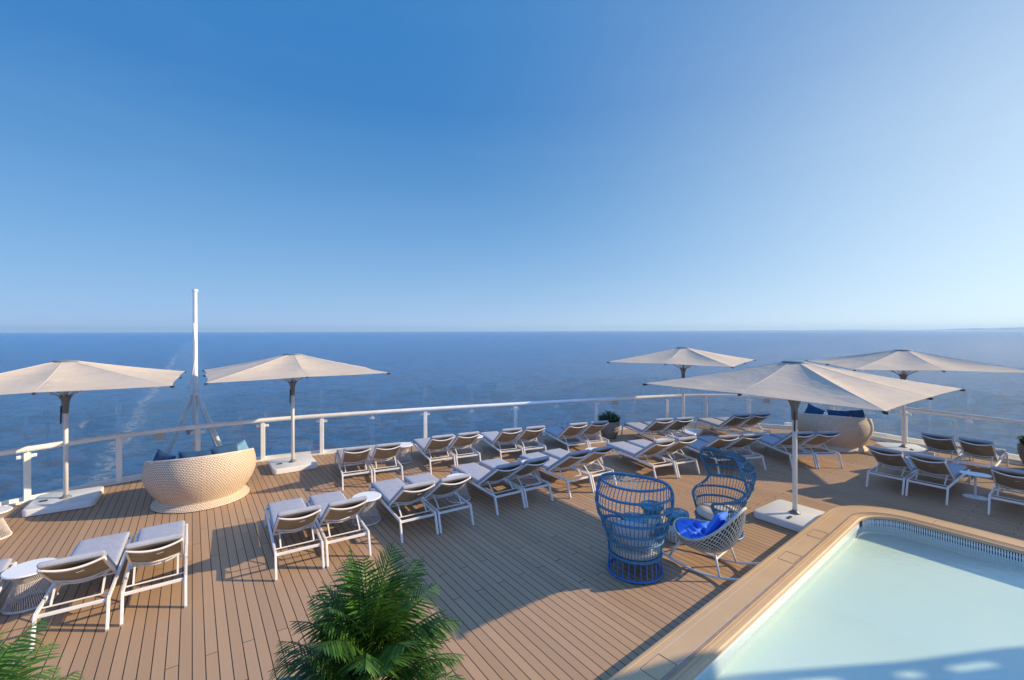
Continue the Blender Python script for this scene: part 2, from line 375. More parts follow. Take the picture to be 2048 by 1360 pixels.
# ------------------------------------------------------------------ mesh helpers
class MB:
    def __init__(s): s.v = []; s.f = []; s.uv = None
    def add(s, vs, fs):
        n = len(s.v); s.v += [tuple(v) for v in vs]; s.f += [tuple(i + n for i in f) for f in fs]; return s
    def box(s, c, d, rz=0):
        x, y, z = (k / 2 for k in d); cr, sr = cos(rz), sin(rz)
        vs = []
        for a in (-x, x):
            for b in (-y, y):
                for e in (-z, z): vs.append((c[0] + a * cr - b * sr, c[1] + a * sr + b * cr, c[2] + e))
        return s.add(vs, [(0, 1, 3, 2), (4, 6, 7, 5), (0, 4, 5, 1), (2, 3, 7, 6), (0, 2, 6, 4), (1, 5, 7, 3)])
    def bar(s, p0, p1, w, h, side=None):
        p0, p1 = Vector(p0), Vector(p1); d = (p1 - p0).normalized()
        side = Vector(side) if side else (d.cross(Vector((0, 0, 1))) if abs(d.z) < .99 else Vector((1, 0, 0)))
        side = (side - d * side.dot(d)).normalized(); up = side.cross(d)
        vs = []
        for p in (p0, p1):
            for a, b in ((-1, -1), (1, -1), (1, 1), (-1, 1)): vs.append(p + side * a * w / 2 + up * b * h / 2)
        return s.add(vs, [(0, 3, 2, 1), (4, 5, 6, 7), (0, 1, 5, 4), (1, 2, 6, 5), (2, 3, 7, 6), (3, 0, 4, 7)])
    def tube(s, pts, r, n=6, closed=False):
        pts = [Vector(p) for p in pts]; N = len(pts)
        rs = r if isinstance(r, (list, tuple)) else [r] * N
        T = []
        for i in range(N):
            a = pts[(i - 1) % N] if (closed or i) else pts[0]
            b = pts[(i + 1) % N] if (closed or i < N - 1) else pts[-1]
            t = (b - a); T.append(t.normalized() if t.length > 1e-9 else Vector((0, 0, 1)))
        ref = Vector((0, 0, 1)) if abs(T[0].z) < .9 else Vector((1, 0, 0))
        u = (ref - T[0] * ref.dot(T[0])).normalized(); vs = []
        for i in range(N):
            u = (u - T[i] * u.dot(T[i]));
            u = u.normalized() if u.length > 1e-6 else T[i].orthogonal().normalized()
            w = T[i].cross(u)
            for k in range(n):
                a = 2 * pi * k / n; vs.append(pts[i] + (u * cos(a) + w * sin(a)) * rs[i])
        fs = []
        for i in range(N if closed else N - 1):
            j = (i + 1) % N
            for k in range(n): fs.append((i * n + k, i * n + (k + 1) % n, j * n + (k + 1) % n, j * n + k))
        if not closed: fs += [tuple(range(n - 1, -1, -1)), tuple((N - 1) * n + k for k in range(n))]
        return s.add(vs, fs)
    def lathe(s, prof, n=32, c=(0, 0, 0), caps=True):
        vs = []
        for r, z in prof:
            for k in range(n): vs.append((c[0] + r * cos(2 * pi * k / n), c[1] + r * sin(2 * pi * k / n), c[2] + z))
        fs = []
        for i in range(len(prof) - 1):
            for k in range(n): fs.append((i * n + k, i * n + (k + 1) % n, (i + 1) * n + (k + 1) % n, (i + 1) * n + k))
        if caps: fs += [tuple(range(n - 1, -1, -1)), tuple((len(prof) - 1) * n + k for k in range(n))]
        return s.add(vs, fs)
    def prism(s, poly, z0, z1):
        n = len(poly)
        vs = [(p[0], p[1], z0) for p in poly] + [(p[0], p[1], z1) for p in poly]
        return s.add(vs, [tuple(range(n - 1, -1, -1)), tuple(range(n, 2 * n))] + [(i, (i + 1) % n, n + (i + 1) % n, n + i) for i in range(n)])
    def xf(s, m): s.v = [tuple(m @ Vector(v)) for v in s.v]; return s
    def build(s, name, m, parent=None, smooth=False, bevel=0, seg=2, fixn=True):
        me = bpy.data.meshes.new(name); me.from_pydata(s.v, [], s.f)
        if s.uv:
            l = me.uv_layers.new(name='uv')
            for i, lp in enumerate(me.loops): l.data[i].uv = s.uv[lp.vertex_index]
        if fixn or bevel:
            bm = bmesh.new(); bm.from_mesh(me)
            if bevel: bmesh.ops.bevel(bm, geom=list(bm.edges), offset=bevel, segments=seg, affect='EDGES', profile=.5)
            bmesh.ops.recalc_face_normals(bm, faces=list(bm.faces)); bm.to_mesh(me); bm.free()
        me.materials.append(m)
        if smooth: me.shade_smooth()
        o = bpy.data.objects.new(name, me); COL.objects.link(o)
        if parent: o.parent = parent
        return o
def smooth_by_angle(o, ang=40):
    me = o.data; me.shade_smooth()
    bm = bmesh.new(); bm.from_mesh(me)
    for e in bm.edges:
        if len(e.link_faces) == 2 and e.calc_face_angle(0) > radians(ang): e.smooth = False
    bm.to_mesh(me); bm.free(); return o
def tag(o, label=None, cat=None, group=None, kind=None):
    if label: o['label'] = label
    if cat: o['category'] = cat
    if group: o['group'] = group
    if kind: o['kind'] = kind
    return o
def empty(name, loc, rz=0):
    o = bpy.data.objects.new(name, None); COL.objects.link(o); o.location = loc; o.rotation_euler = (0, 0, rz)
    o.empty_display_size = .2; return o
KIDS = {}
def copy_tree(o, parent=None):
    c = o.copy(); COL.objects.link(c)
    if parent: c.parent = parent
    for k in [x for x in list(o.children)]: copy_tree(k, c)
    return c
def catmull(P, n=8, closed=False):
    P = [Vector(p) for p in P]; out = []; N = len(P)
    for i in range(N if closed else N - 1):
        g = lambda k: P[k % N] if closed else P[max(0, min(N - 1, k))]
        a, b, c, d = g(i - 1), g(i), g(i + 1), g(i + 2)
        for j in range(n):
            t = j / n
            out.append(.5 * ((2 * b) + (c - a) * t + (2 * a - 5 * b + 4 * c - d) * t * t + (3 * b - a - 3 * c + d) * t ** 3))
    if not closed: out.append(P[-1])
    return out
def rrect(w, d, r, n=6):
    out = []
    for cx, cy, a0 in ((w / 2 - r, d / 2 - r, 0), (-w / 2 + r, d / 2 - r, pi / 2), (-w / 2 + r, -d / 2 + r, pi), (w / 2 - r, -d / 2 + r, 3 * pi / 2)):
        for k in range(n + 1):
            a = a0 + pi / 2 * k / n; out.append((cx + r * cos(a), cy + r * sin(a)))
    return out
def slab(poly, z0, z1, rnd=.02):
    """prism with a softly rounded upper edge"""
    mb = MB(); n = len(poly); cx = sum(p[0] for p in poly) / n; cy = sum(p[1] for p in poly) / n
    def ins(p, d):
        L = sqrt((p[0] - cx) ** 2 + (p[1] - cy) ** 2); k = (L - d) / L; return (cx + (p[0] - cx) * k, cy + (p[1] - cy) * k)
    levels = [(0, z0), (0, z1 - rnd), (rnd * .3, z1 - rnd * .3), (rnd, z1)]
    for d, z in levels: mb.v += [(*ins(p, d), z) for p in poly]
    for i in range(len(levels) - 1):
        for k in range(n): mb.f.append((i * n + k, i * n + (k + 1) % n, (i + 1) * n + (k + 1) % n, (i + 1) * n + k))
    mb.f += [tuple(range(n - 1, -1, -1)), tuple((len(levels) - 1) * n + k for k in range(n))]
    return mb

# ------------------------------------------------------------------ setting: sea, sky is the world
mb = MB()
rings = [0, 40, 120, 400, 1500, 6000, 20000, 70000]; n = 64
mb.v.append((0, 0, -22))
for r in rings[1:]:
    for k in range(n): mb.v.append((r * cos(2 * pi * k / n), r * sin(2 * pi * k / n), -22))
for k in range(n): mb.f.append((0, 1 + k, 1 + (k + 1) % n))
for i in range(len(rings) - 2):
    for k in range(n): mb.f.append((1 + i * n + k, 1 + (i + 1) * n + k, 1 + (i + 1) * n + (k + 1) % n, 1 + i * n + (k + 1) % n))
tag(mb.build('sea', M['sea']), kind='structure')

# distant coast low on the horizon to the right
def coast():
    mb = MB(); rr = random.Random(3); N = 90; D = 66000
    a0, a1 = radians(73), radians(36)
    for i in range(N + 1):
        t = i / N; a = a0 + (a1 - a0) * t
        env = min(1, t * 3.0)
        h = .9 * (60 * env + 40 * env * sin(i * .23) * sin(i * .071 + 1) + rr.uniform(-8, 8) * env)
        h += 230 * math.exp(-((t - .86) / .05) ** 2) + 120 * math.exp(-((t - .76) / .05) ** 2)
        h = max(4, h); x, y = D * cos(a), D * sin(a)
        for d, z in ((0, -24), (300, h * .5), (900, h), (2500, h * .6), (4000, -24)):
            k = (D + d) / D; mb.v.append((x * k, y * k, z - 20 if z > 0 else z))
    for i in range(N):
        for j in range(4): mb.f.append((i * 5 + j, i * 5 + j + 1, (i + 1) * 5 + j + 1, (i + 1) * 5 + j))
    return mb
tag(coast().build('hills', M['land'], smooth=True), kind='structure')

# distant ship
def far_ship():
    t = empty('ship', (-8250, 15000, -22), .3)
    tag(t, 'tiny white ship on the horizon right of the flag mast', 'ship')
    MB().prism([(-45, -8), (35, -8), (55, 0), (35, 8), (-45, 8)], -1, 14).build('hull', M['hull'], t)
    b = MB(); b.box((-10, 0, 22), (55, 12, 16)); b.box((-20, 0, 35), (22, 9, 10)); b.build('superstructure', M['hull'], t)
    MB().box((-25, 0, 46), (8, 6, 12)).build('funnel', M['hull'], t)
far_ship()

# ------------------------------------------------------------------ ship deck
k_ = .9725
RAILP = [(x * k_, y * k_) for x, y in [(-10.73, 10.06), (-9.80, 11.33), (-8.56, 12.38), (-7.26, 13.24), (-5.83, 13.92), (-2.88, 15.05), (.115, 16.05), (3.13, 17.0), (6.08, 17.86), (7.68, 18.05), (9.25, 17.80)]] + [(11.35, 16.15), (12.42, 14.40), (14.0, 11.75)]
RAIL = [(-15.2, -6), (-14.9, -1), (-14.2, 3.2), (-12.6, 6.6)] + RAILP + [(15.5, 8.8), (16.6, 5.2), (17.2, 1.5), (17.4, -6)]
curve = catmull([(x, y, 0) for x, y in RAIL], 8)
def offset(path, d):
    out = []
    for i, p in enumerate(path):
        a = path[max(0, i - 1)]; b = path[min(len(path) - 1, i + 1)]; t = (b - a).normalized()
        out.append(p + Vector((-t.y, t.x, 0)) * d)
    return out
# pool outline
A_ = (-1.42, 2.49); B_ = (6.80, 9.29); C_ = (11.95, 1.91); D_ = (3.60, -3.6)
def fillet_poly(P, rad, n=14):
    out = []; N = len(P)
    for i in range(N):
        p = Vector((*P[i], 0)); a = Vector((*P[i - 1], 0)); b = Vector((*P[(i + 1) % N], 0))
        u = (a - p).normalized(); w = (b - p).normalized(); ang = u.angle(w); d = rad / math.tan(ang / 2)
        bis = (u + w).normalized(); c = p + bis * (rad / sin(ang / 2))
        s, e = p + u * d - c, p + w * d - c
        a0 = atan2(s.y, s.x); a1 = atan2(e.y, e.x); da = (a1 - a0 + pi) % (2 * pi) - pi
        for k in range(n + 1): out.append((c.x + rad * cos(a0 + da * k / n), c.y + rad * sin(a0 + da * k / n)))
    return out
def inset_poly(P, d):
    N = len(P); out = []
    for i in range(N):
        p = Vector(P[i]); a = (p - Vector(P[i - 1])).normalized(); b = (Vector(P[(i + 1) % N]) - p).normalized()
        na = Vector((a.y, -a.x)); nb = Vector((b.y, -b.x)); m_ = (na + nb); m_ = m_ / m_.dot(na)
        out.append((p.x + m_.x * d, p.y + m_.y * d))
    return out
PO = [A_, B_, C_, D_]       # clockwise: inset moves inward
def ring_at(d, rad): return fillet_poly(inset_poly(PO, d), max(.05, rad))
def loop_fill(outer, inner, z):
    bm = bmesh.new()
    for L in (outer, inner):
        vs = [bm.verts.new((p[0], p[1], z)) for p in L]
        for i in range(len(vs)): bm.edges.new((vs[i], vs[(i + 1) % len(vs)]))
    bmesh.ops.triangle_fill(bm, use_beauty=True, use_dissolve=False, edges=list(bm.edges))
    for f in bm.faces:
        f.normal_update()
        if f.normal.z < 0: f.normal_flip()
    return bm
outer = [(p.x, p.y) for p in offset(curve, .16)]
from mathutils.geometry import tessellate_polygon
hole = ring_at(.03, 1.05)
Lo = [Vector((p[0], p[1], 0)) for p in outer]; Li = [Vector((p[0], p[1], 0)) for p in hole]
tris = tessellate_polygon([Lo, Li])
me = bpy.data.meshes.new('deck'); me.from_pydata([tuple(v) for v in Lo + Li], [], [tuple(t) for t in tris])
bm = bmesh.new(); bm.from_mesh(me)
for f in bm.faces:
    f.normal_update()
    if f.normal.z < 0: f.normal_flip()
bm.to_mesh(me); bm.free(); me.materials.append(M['deck'])
dk = bpy.data.objects.new('deck', me); COL.objects.link(dk); tag(dk, kind='structure')
# hull side under the deck edge
mb = MB(); oo = outer; N = len(oo)
mb.v = [(x, y, -.004) for x, y in oo] + [(x, y, -9) for x, y in oo] + [(x * 1.0, y - .0, -9) for x, y in oo]
mb.f = [(i, i + 1, N + i + 1, N + i) for i in range(N - 1)] + [(N - 1, 0, N, 2 * N - 1)]
tag(mb.build('ship_hull', M['hull'], fixn=False), 'white ship side dropping away below the curved glass railing', 'ship hull')

# ------------------------------------------------------------------ pool
def sweep_ring(levels, m, name, parent, uvs=False):
    """levels = [(inset, radius, z)] joined into a band"""
    L = [ring_at(d, r) for d, r, z in levels]; n = len(L[0]); mb = MB(); mb.uv = []
    acc = [0]
    for i in range(n): acc.append(acc[-1] + (Vector(L[0][(i + 1) % n]) - Vector(L[0][i])).length)
    hh = 0
    for q, (d, r, z) in enumerate(levels):
        if q: hh += sqrt((d - levels[q - 1][0]) ** 2 + (z - levels[q - 1][2]) ** 2)
        mb.v += [(p[0], p[1], z) for p in L[q]]; mb.uv += [(acc[i], hh) for i in range(n)]
    for q in range(len(levels) - 1):
        for k in range(n): mb.f.append((q * n + k, q * n + (k + 1) % n, (q + 1) * n + (k + 1) % n, (q + 1) * n + k))
    return mb.build(name, m, parent, smooth=True, fixn=False)
pool = empty('swimming_pool', (0, 0, 0))
tag(pool, 'shallow pale green pool with raised tan coping and white overflow grating', 'pool')
RO = 1.08
def rr(d): return RO - d
smooth_by_angle(sweep_ring([(0, RO, -.02), (0, RO, .245), (.008, rr(.008), .262), (.025, rr(.025), .27), (.055, rr(.055), .27), (.058, rr(.058), .262), (.066, rr(.066), .262), (.069, rr(.069), .27),
            (.385, rr(.385), .27), (.388, rr(.388), .258), (.398, rr(.398), .258), (.401, rr(.401), .266), (.425, rr(.425), .264), (.427, rr(.427), .254), (.436, rr(.436), .252), (.439, rr(.439), .258), (.482, rr(.482), .252), (.497, rr(.497), .240), (.50, rr(.50), .222), (.50, rr(.50), .205), (.45, rr(.45), .195)],
           M['tan'], 'coping', pool), 30)
sweep_ring([(.346, rr(.346), .2722), (.384, rr(.384), .2722)], M['tan_dark'], 'coping_band', pool)
for d in (.125, .34): sweep_ring([(d, rr(d), .2735), (d + .006, rr(d + .006), .2735)], M['inlay'], 'inlay_line', pool)
sweep_ring([(.455, rr(.455), .19), (.455, rr(.455), -.45)], M['pool_wall'], 'pool_wall', pool)
# floor with a sloping apron by the wall
fl = ring_at(.452, rr(.452)); mb = MB(); mb.v = [(p[0], p[1], -.085) for p in fl]; mb.f = [tuple(range(len(fl)))[::-1]]
mb.build('pool_floor', M['pool_floor'], pool)
# overflow grating: white bars in front of a dark gutter on the far right side
def grating():
    R = ring_at(.43, rr(.43)); n = len(R)
    acc = [0]; P = [Vector((*p, 0)) for p in R]
    i0 = 15 + 2; i1 = 15 + 15   # corner B then the run to C
    path = [P[i] for i in range(i0, 30)] + [P[30]]
    L = [0]
    for a, b in zip(path, path[1:]): L.append(L[-1] + (b - a).length)
    def at(s):
        for i in range(len(L) - 1):
            if L[i + 1] >= s:
                t = (s - L[i]) / max(1e-6, L[i + 1] - L[i]); d = (path[i + 1] - path[i]).normalized(); return path[i].lerp(path[i + 1], t), d
        return path[-1], (path[-1] - path[-2]).normalized()
    bars = MB(); s = .06
    while s < min(L[-1], 8.0):
        p, d = at(s); nrm = Vector((d.y, -d.x, 0))
        bars.box((p.x + nrm.x * .045, p.y + nrm.y * .045, .125), (.016, .012, .13), atan2(d.y, d.x)); s += .031
    rail = MB()
    for z in (.135,):
        pts = [at(min(L[-1], .05 + k * .1))[0] + Vector((at(.05 + k * .1)[1].y, -at(.05 + k * .1)[1].x, 0)) * .04 for k in range(78)]
        rail.tube([(p.x, p.y, z) for p in pts], .006, 4)
    bars.build('overflow_grating', M['table_white'], pool); rail.build('grating_rail', M['table_white'], pool)
    g = MB(); pts = [at(min(L[-1], k * .1)) for k in range(80)]
    for z in (.07, .19): g.v += [(p.x + d.y * .032, p.y - d.x * .032, z) for p, d in pts]
    g.f = [(i, i + 1, 81 + i - 0, 80 + i) for i in range(79)]
    g.build('gutter', mat('dark_gutter', (.06, .09, .11), .7), pool, fixn=False)
grating()
hd = Vector((.7705, .6374, 0)); hn = Vector((.6374, -.7705, 0))
def hatch(a, off=.235, w=.33, h=.26):
    c = Vector((.89, 4.4, 0)) + hd * a + hn * off; mb = MB()
    for u, v, uu, vv in ((-1, 0, 0, 1), (1, 0, 0, 1), (0, -1, 1, 0), (0, 1, 1, 0)):
        m_ = c + hd * (u * w / 2) + hn * (v * h / 2 * .82)
        mb.box((m_.x, m_.y, .2725), (w if uu else .004, .004 if uu else h * .82, .003), atan2(hd.y, hd.x))
    mb.build('hatch', M['seamline'], pool)
for a in (.55, 4.0, 5.2): hatch(a)
# butt joints in the coping on the far side
for a in (1.2, 2.35, 3.5):
    c = Vector((7.44, 8.38, 0)) + Vector((.572, -.82, 0)) * (a - .9); nn = Vector((-.82, -.572, 0))
    p = c + nn * .1; q = c + nn * .36
    MB().bar((p.x, p.y, .2715), (q.x, q.y, .2715), .005, .003).build('coping_joint', M['seamline'], pool)
wmb = MB(); wr = ring_at(.44, rr(.44)); wmb.v = [(p[0], p[1], .095) for p in wr]; wmb.f = [tuple(range(len(wr)))[::-1]]
w_ = wmb.build('pool_water', M['water'], fixn=False)
if w_.data.polygons[0].normal.z < 0: w_.data.flip_normals()
tag(w_, kind='structure')

hx = empty('deck_hatch', (6.87, 12.4, 0)); tag(hx, 'thin round flush hatch ring on the deck behind the far blue chair', 'hatch')
MB().tube([(cos(2 * pi * k / 32) * .24, sin(2 * pi * k / 32) * .24, .001) for k in range(32)], .006, 4, True).build('ring', M['seamline'], hx)
# ------------------------------------------------------------------ railing
RZ = 1.14
rail = empty('glass_railing', (-5.5, 13.5, 0))
tag(rail, 'white tubular handrail on posts with clear glass panels around the stern', 'railing')
rail_inv = Matrix.Translation((5.5, -13.5, 0))
def rbuild(mb, name, m, **k):
    mb.xf(rail_inv); return mb.build(name, m, rail, **k)
rbuild(MB().tube([(p.x, p.y, RZ) for p in curve], .062, 12), 'handrail', M['rail_white'], smooth=True)
def arc_at(target):
    """index on the curve nearest a point, with tangent"""
    best = min(range(len(curve)), key=lambda i: (curve[i] - Vector((*target, 0))).length)
    t = (curve[min(len(curve) - 1, best + 1)] - curve[max(0, best - 1)]).normalized(); return curve[best], t
seg = [(-15.0, -3), (-14.9, -1), (-14.55, 1.2), (-14.2, 3.2), (-13.5, 4.9), (-12.6, 6.6), (-11.55, 8.25)] + RAILP[:12]
posts = seg + [(12.42, 14.40), (14.0, 11.75), (15.5, 8.8), (16.6, 5.2), (17.2, 1.5)]
bp = MB()
for P in posts:
    p, t = arc_at(P); a = atan2(t.y, t.x); nrm = Vector((-t.y, t.x, 0))
    m1 = MB().box((p.x, p.y, .53), (.115, .06, 1.06), a); rbuild(m1, 'post', M['rail_white'], bevel=.008, seg=1)
    rbuild(MB().tube([(p.x, p.y, 1.05), (p.x, p.y, 1.10)], .03, 8), 'rail_bracket', M['rail_white'])
    for s_ in (-1, 1):
        m1 = MB(); q = p + t * (.105 * s_) + nrm * .03
        m1.box((q.x, q.y, .985), (.10, .024, .07), a)
        q2 = p + t * (.12 * s_) + nrm * .0
        m1.tube([(q2.x, q2.y, .985), (q2.x + nrm.x * .03, q2.y + nrm.y * .03, .985)], .014, 8)
        rbuild(m1, 'glass_clip', M['rail_white'])
    rbuild(MB().box((p.x, p.y, .0125), (.17, .12, .025), a), 'post_foot', M['rail_white'])
    m1 = MB().tube([(p.x + t.x * -.012, p.y - t.y * .012, RZ), (p.x + t.x * .012, p.y + t.y * .012, RZ)], .066, 12); rbuild(m1, 'rail_sleeve', M['rail_white'], smooth=False)
# panels: from post to post, split in the middle when the bay is wide, standing on the sea side
bays = []
for a, b in zip(posts, posts[1:]):
    pa, ta = arc_at(a); pb, tb = arc_at(b)
    if (pb - pa).length > 2.2:
        m_, tm = arc_at(((a[0] + b[0]) / 2, (a[1] + b[1]) / 2)); bays += [(pa, m_), (m_, pb)]
        nrm = Vector((-tm.y, tm.x, 0)); m1 = MB()
        m1.tube([(m_.x, m_.y, RZ), (m_.x, m_.y, .99), (m_.x + nrm.x * .03, m_.y + nrm.y * .03, .985)], .016, 8)
        m1.box((m_.x + nrm.x * .035, m_.y + nrm.y * .035, .975), (.15, .028, .07), atan2(tm.y, tm.x))
        rbuild(m1, 'glass_clip', M['rail_white'], bevel=.005, seg=1)
    else: bays.append((pa, pb))
for pa, pb in bays:
    d = (pb - pa).normalized(); nrm = Vector((-d.y, d.x, 0)); a = pa + d * .035 + nrm * .065; b = pb - d * .035 + nrm * .065
    mb = MB(); mb.bar((a.x, a.y, 1.0), (b.x, b.y, 1.0), .010, 1.80)
    rbuild(mb, 'glass_panel', M['glass'])
    for p in (a, b): rbuild(MB().box((p.x, p.y, 1.0), (.006, .012, 1.80), atan2(d.y, d.x)), 'glass_edge', M['glass_edge'])
ch = MB()
cc = offset(curve, .07); c2 = offset(curve, -.035)
for pth, w, z0, z1 in ((cc, .05, 0.0, .11), (c2, .03, 0.0, .045)):
    A1 = offset(pth, w / 2); B1 = offset(pth, -w / 2); n = len(pth)
    ch.add([(p.x, p.y, z1) for p in A1] + [(p.x, p.y, z1) for p in B1] + [(p.x, p.y, z0) for p in A1] + [(p.x, p.y, z0) for p in B1],
           [f for i in range(n - 1) for f in ((i, i + 1, n + i + 1, n + i), (n + i, n + i + 1, 3 * n + i + 1, 3 * n + i), (i, 2 * n + i, 2 * n + i + 1, i + 1))])
rbuild(ch, 'base_channel', M['rail_white'], fixn=False)
# notices hung under the handrail
for nm, P, dd in (('n', (-8.95, 11.55), 0), ('n', (3.75, 16.75), 0), ('n', (9.7, 17.15), 0)):
    p, t = arc_at(P); nrm = Vector((-t.y, t.x, 0))
    o = MB().box((p.x, p.y - .0, .985), (.26, .008, .15), atan2(t.y, t.x)).build('notice_plate', M['notice'])
    o['category'] = 'notice'; o['group'] = 'blank notices under the handrail'
    o['label'] = {-8.95: 'small frosted notice hanging under the handrail left of the flag mast', 3.75: 'small frosted notice under the handrail right of the potted bush', 9.7: 'small frosted notice under the handrail above the large front parasol'}[P[0]]
    o.location.z = .005

# low outer bulwark on the right, with gussets and a lifebuoy light
oc = [p for p in offset(curve, 1.15) if p.x > 10.5 and p.y > 3]
bw = empty('outer_bulwark', (oc[0].x, oc[0].y, 0)); tag(bw, 'low cream ledge beyond the glass on the right side', 'ledge')
inv = Matrix.Translation((-oc[0].x, -oc[0].y, 0))
mb = MB(); A1 = oc; n = len(oc); B1 = [p + Vector((.12, .08, 0)) for p in oc]
mb.add([(p.x, p.y, .02) for p in A1] + [(p.x, p.y, .02) for p in B1] + [(p.x, p.y, -.14) for p in A1] + [(p.x, p.y, -.14) for p in B1],
       [f for i in range(n - 1) for f in ((i, i + 1, n + i + 1, n + i), (i, 2 * n + i, 2 * n + i + 1, i + 1), (n + i, n + i + 1, 3 * n + i + 1, 3 * n + i), (2 * n + i, 3 * n + i, 3 * n + i + 1, 2 * n + i + 1))])
mb.xf(inv).build('ledge', M['hull'], bw)
for fx in ((12.75, 15.75), (14.05, 13.55), (15.3, 11.2)):
    p = min(oc, key=lambda q: (q - Vector((*fx, 0))).length); q = p + Vector((-.85, -.55, 0))
    g = MB(); s_ = Vector((.02, -.03, 0))
    g.add([p - s_ + Vector((0, 0, .02)), p - s_ + Vector((0, 0, -.4)), q - s_ + Vector((0, 0, -.4)), p + s_ + Vector((0, 0, .02)), p + s_ + Vector((0, 0, -.4)), q + s_ + Vector((0, 0, -.4))],
          [(0, 1, 2), (3, 5, 4), (0, 3, 4, 1), (1, 4, 5, 2), (2, 5, 3, 0)])
    g.xf(inv).build('gusset', M['hull'], bw)
lb = empty('lifebuoy_light', (12.05, 15.45, 0), .4); tag(lb, 'white bracket with orange lamp outside the glass right of the far daybed', 'marker light')
MB().box((0, 0, .04), (.22, .12, .34)).build('bracket', M['white'], lb, bevel=.02)
MB().tube([(-.12, -.03, .27), (.14, -.03, .27)], .055, 10).build('lamp', M['orange'], lb)

# ------------------------------------------------------------------ flag mast behind the rail
mast = empty('flag_mast', (-8.95, 12.85, 0)); tag(mast, 'tall white bare flag mast on a tripod outside the stern rail', 'mast')
MB().lathe([(.068, -.6), (.068, 1.95), (.062, 2.0), (.052, 4.78), (.075, 4.79), (.075, 4.85), (.03, 4.86)], 20).build('pole', M['rail_white'], mast, smooth=False)
for e in ((-1.02, -.05, -.35), (1.02, .02, -.35), (0, 1.2, -.35)):
    MB().tube([(e[0] * .06, e[1] * .06, 1.88), (e[0], e[1], e[2])], .06, 12).build('leg', M['rail_white'], mast, smooth=True)
MB().tube([(.0, -.07, 3.9), (.05, -.07, 3.3), (.045, -.075, 2.9), (-.03, -.085, 2.4), (-.12, -.09, 2.05)], .011, 6).build('halyard', M['white'], mast)
mb = MB()
for s_ in (-1, 1): mb.tube(catmull([(s_ * .03, -.07, 2.0), (s_ * .10, -.08, 2.0), (s_ * .16, -.08, 2.07), (s_ * .13, -.08, 2.15)], 4), .013, 6)
mb.box((0, -.08, 1.88), (.26, .03, .03)); mb.build('hook', M['rail_white'], mast)
mb = MB(); rq = random.Random(2)
for k in range(22):
    c = (-.13 + rq.uniform(-.03, .03), -.08, .86 + rq.uniform(-.04, .05)); r = rq.uniform(.05, .09)
    mb.tube([(c[0] + r * .7 * cos(a), c[1] + .02 * sin(3 * a), c[2] + r * sin(a)) for a in [2 * pi * j / 12 for j in range(12)]], .006, 4, True)
mb.build('coiled_line', M['rope_pale'], mast)
MB().tube([(.12, -.1, .55), (.12, -.1, 0)], .022, 8).build('flagline_guide', M['white'], mast)
MB().lathe([(.001, .50), (.09, .51), (.11, .58), (.09, .65), (.001, .66)], 16, (.06, -.1, 0)).build('lamp', M['white'], mast, smooth=True)

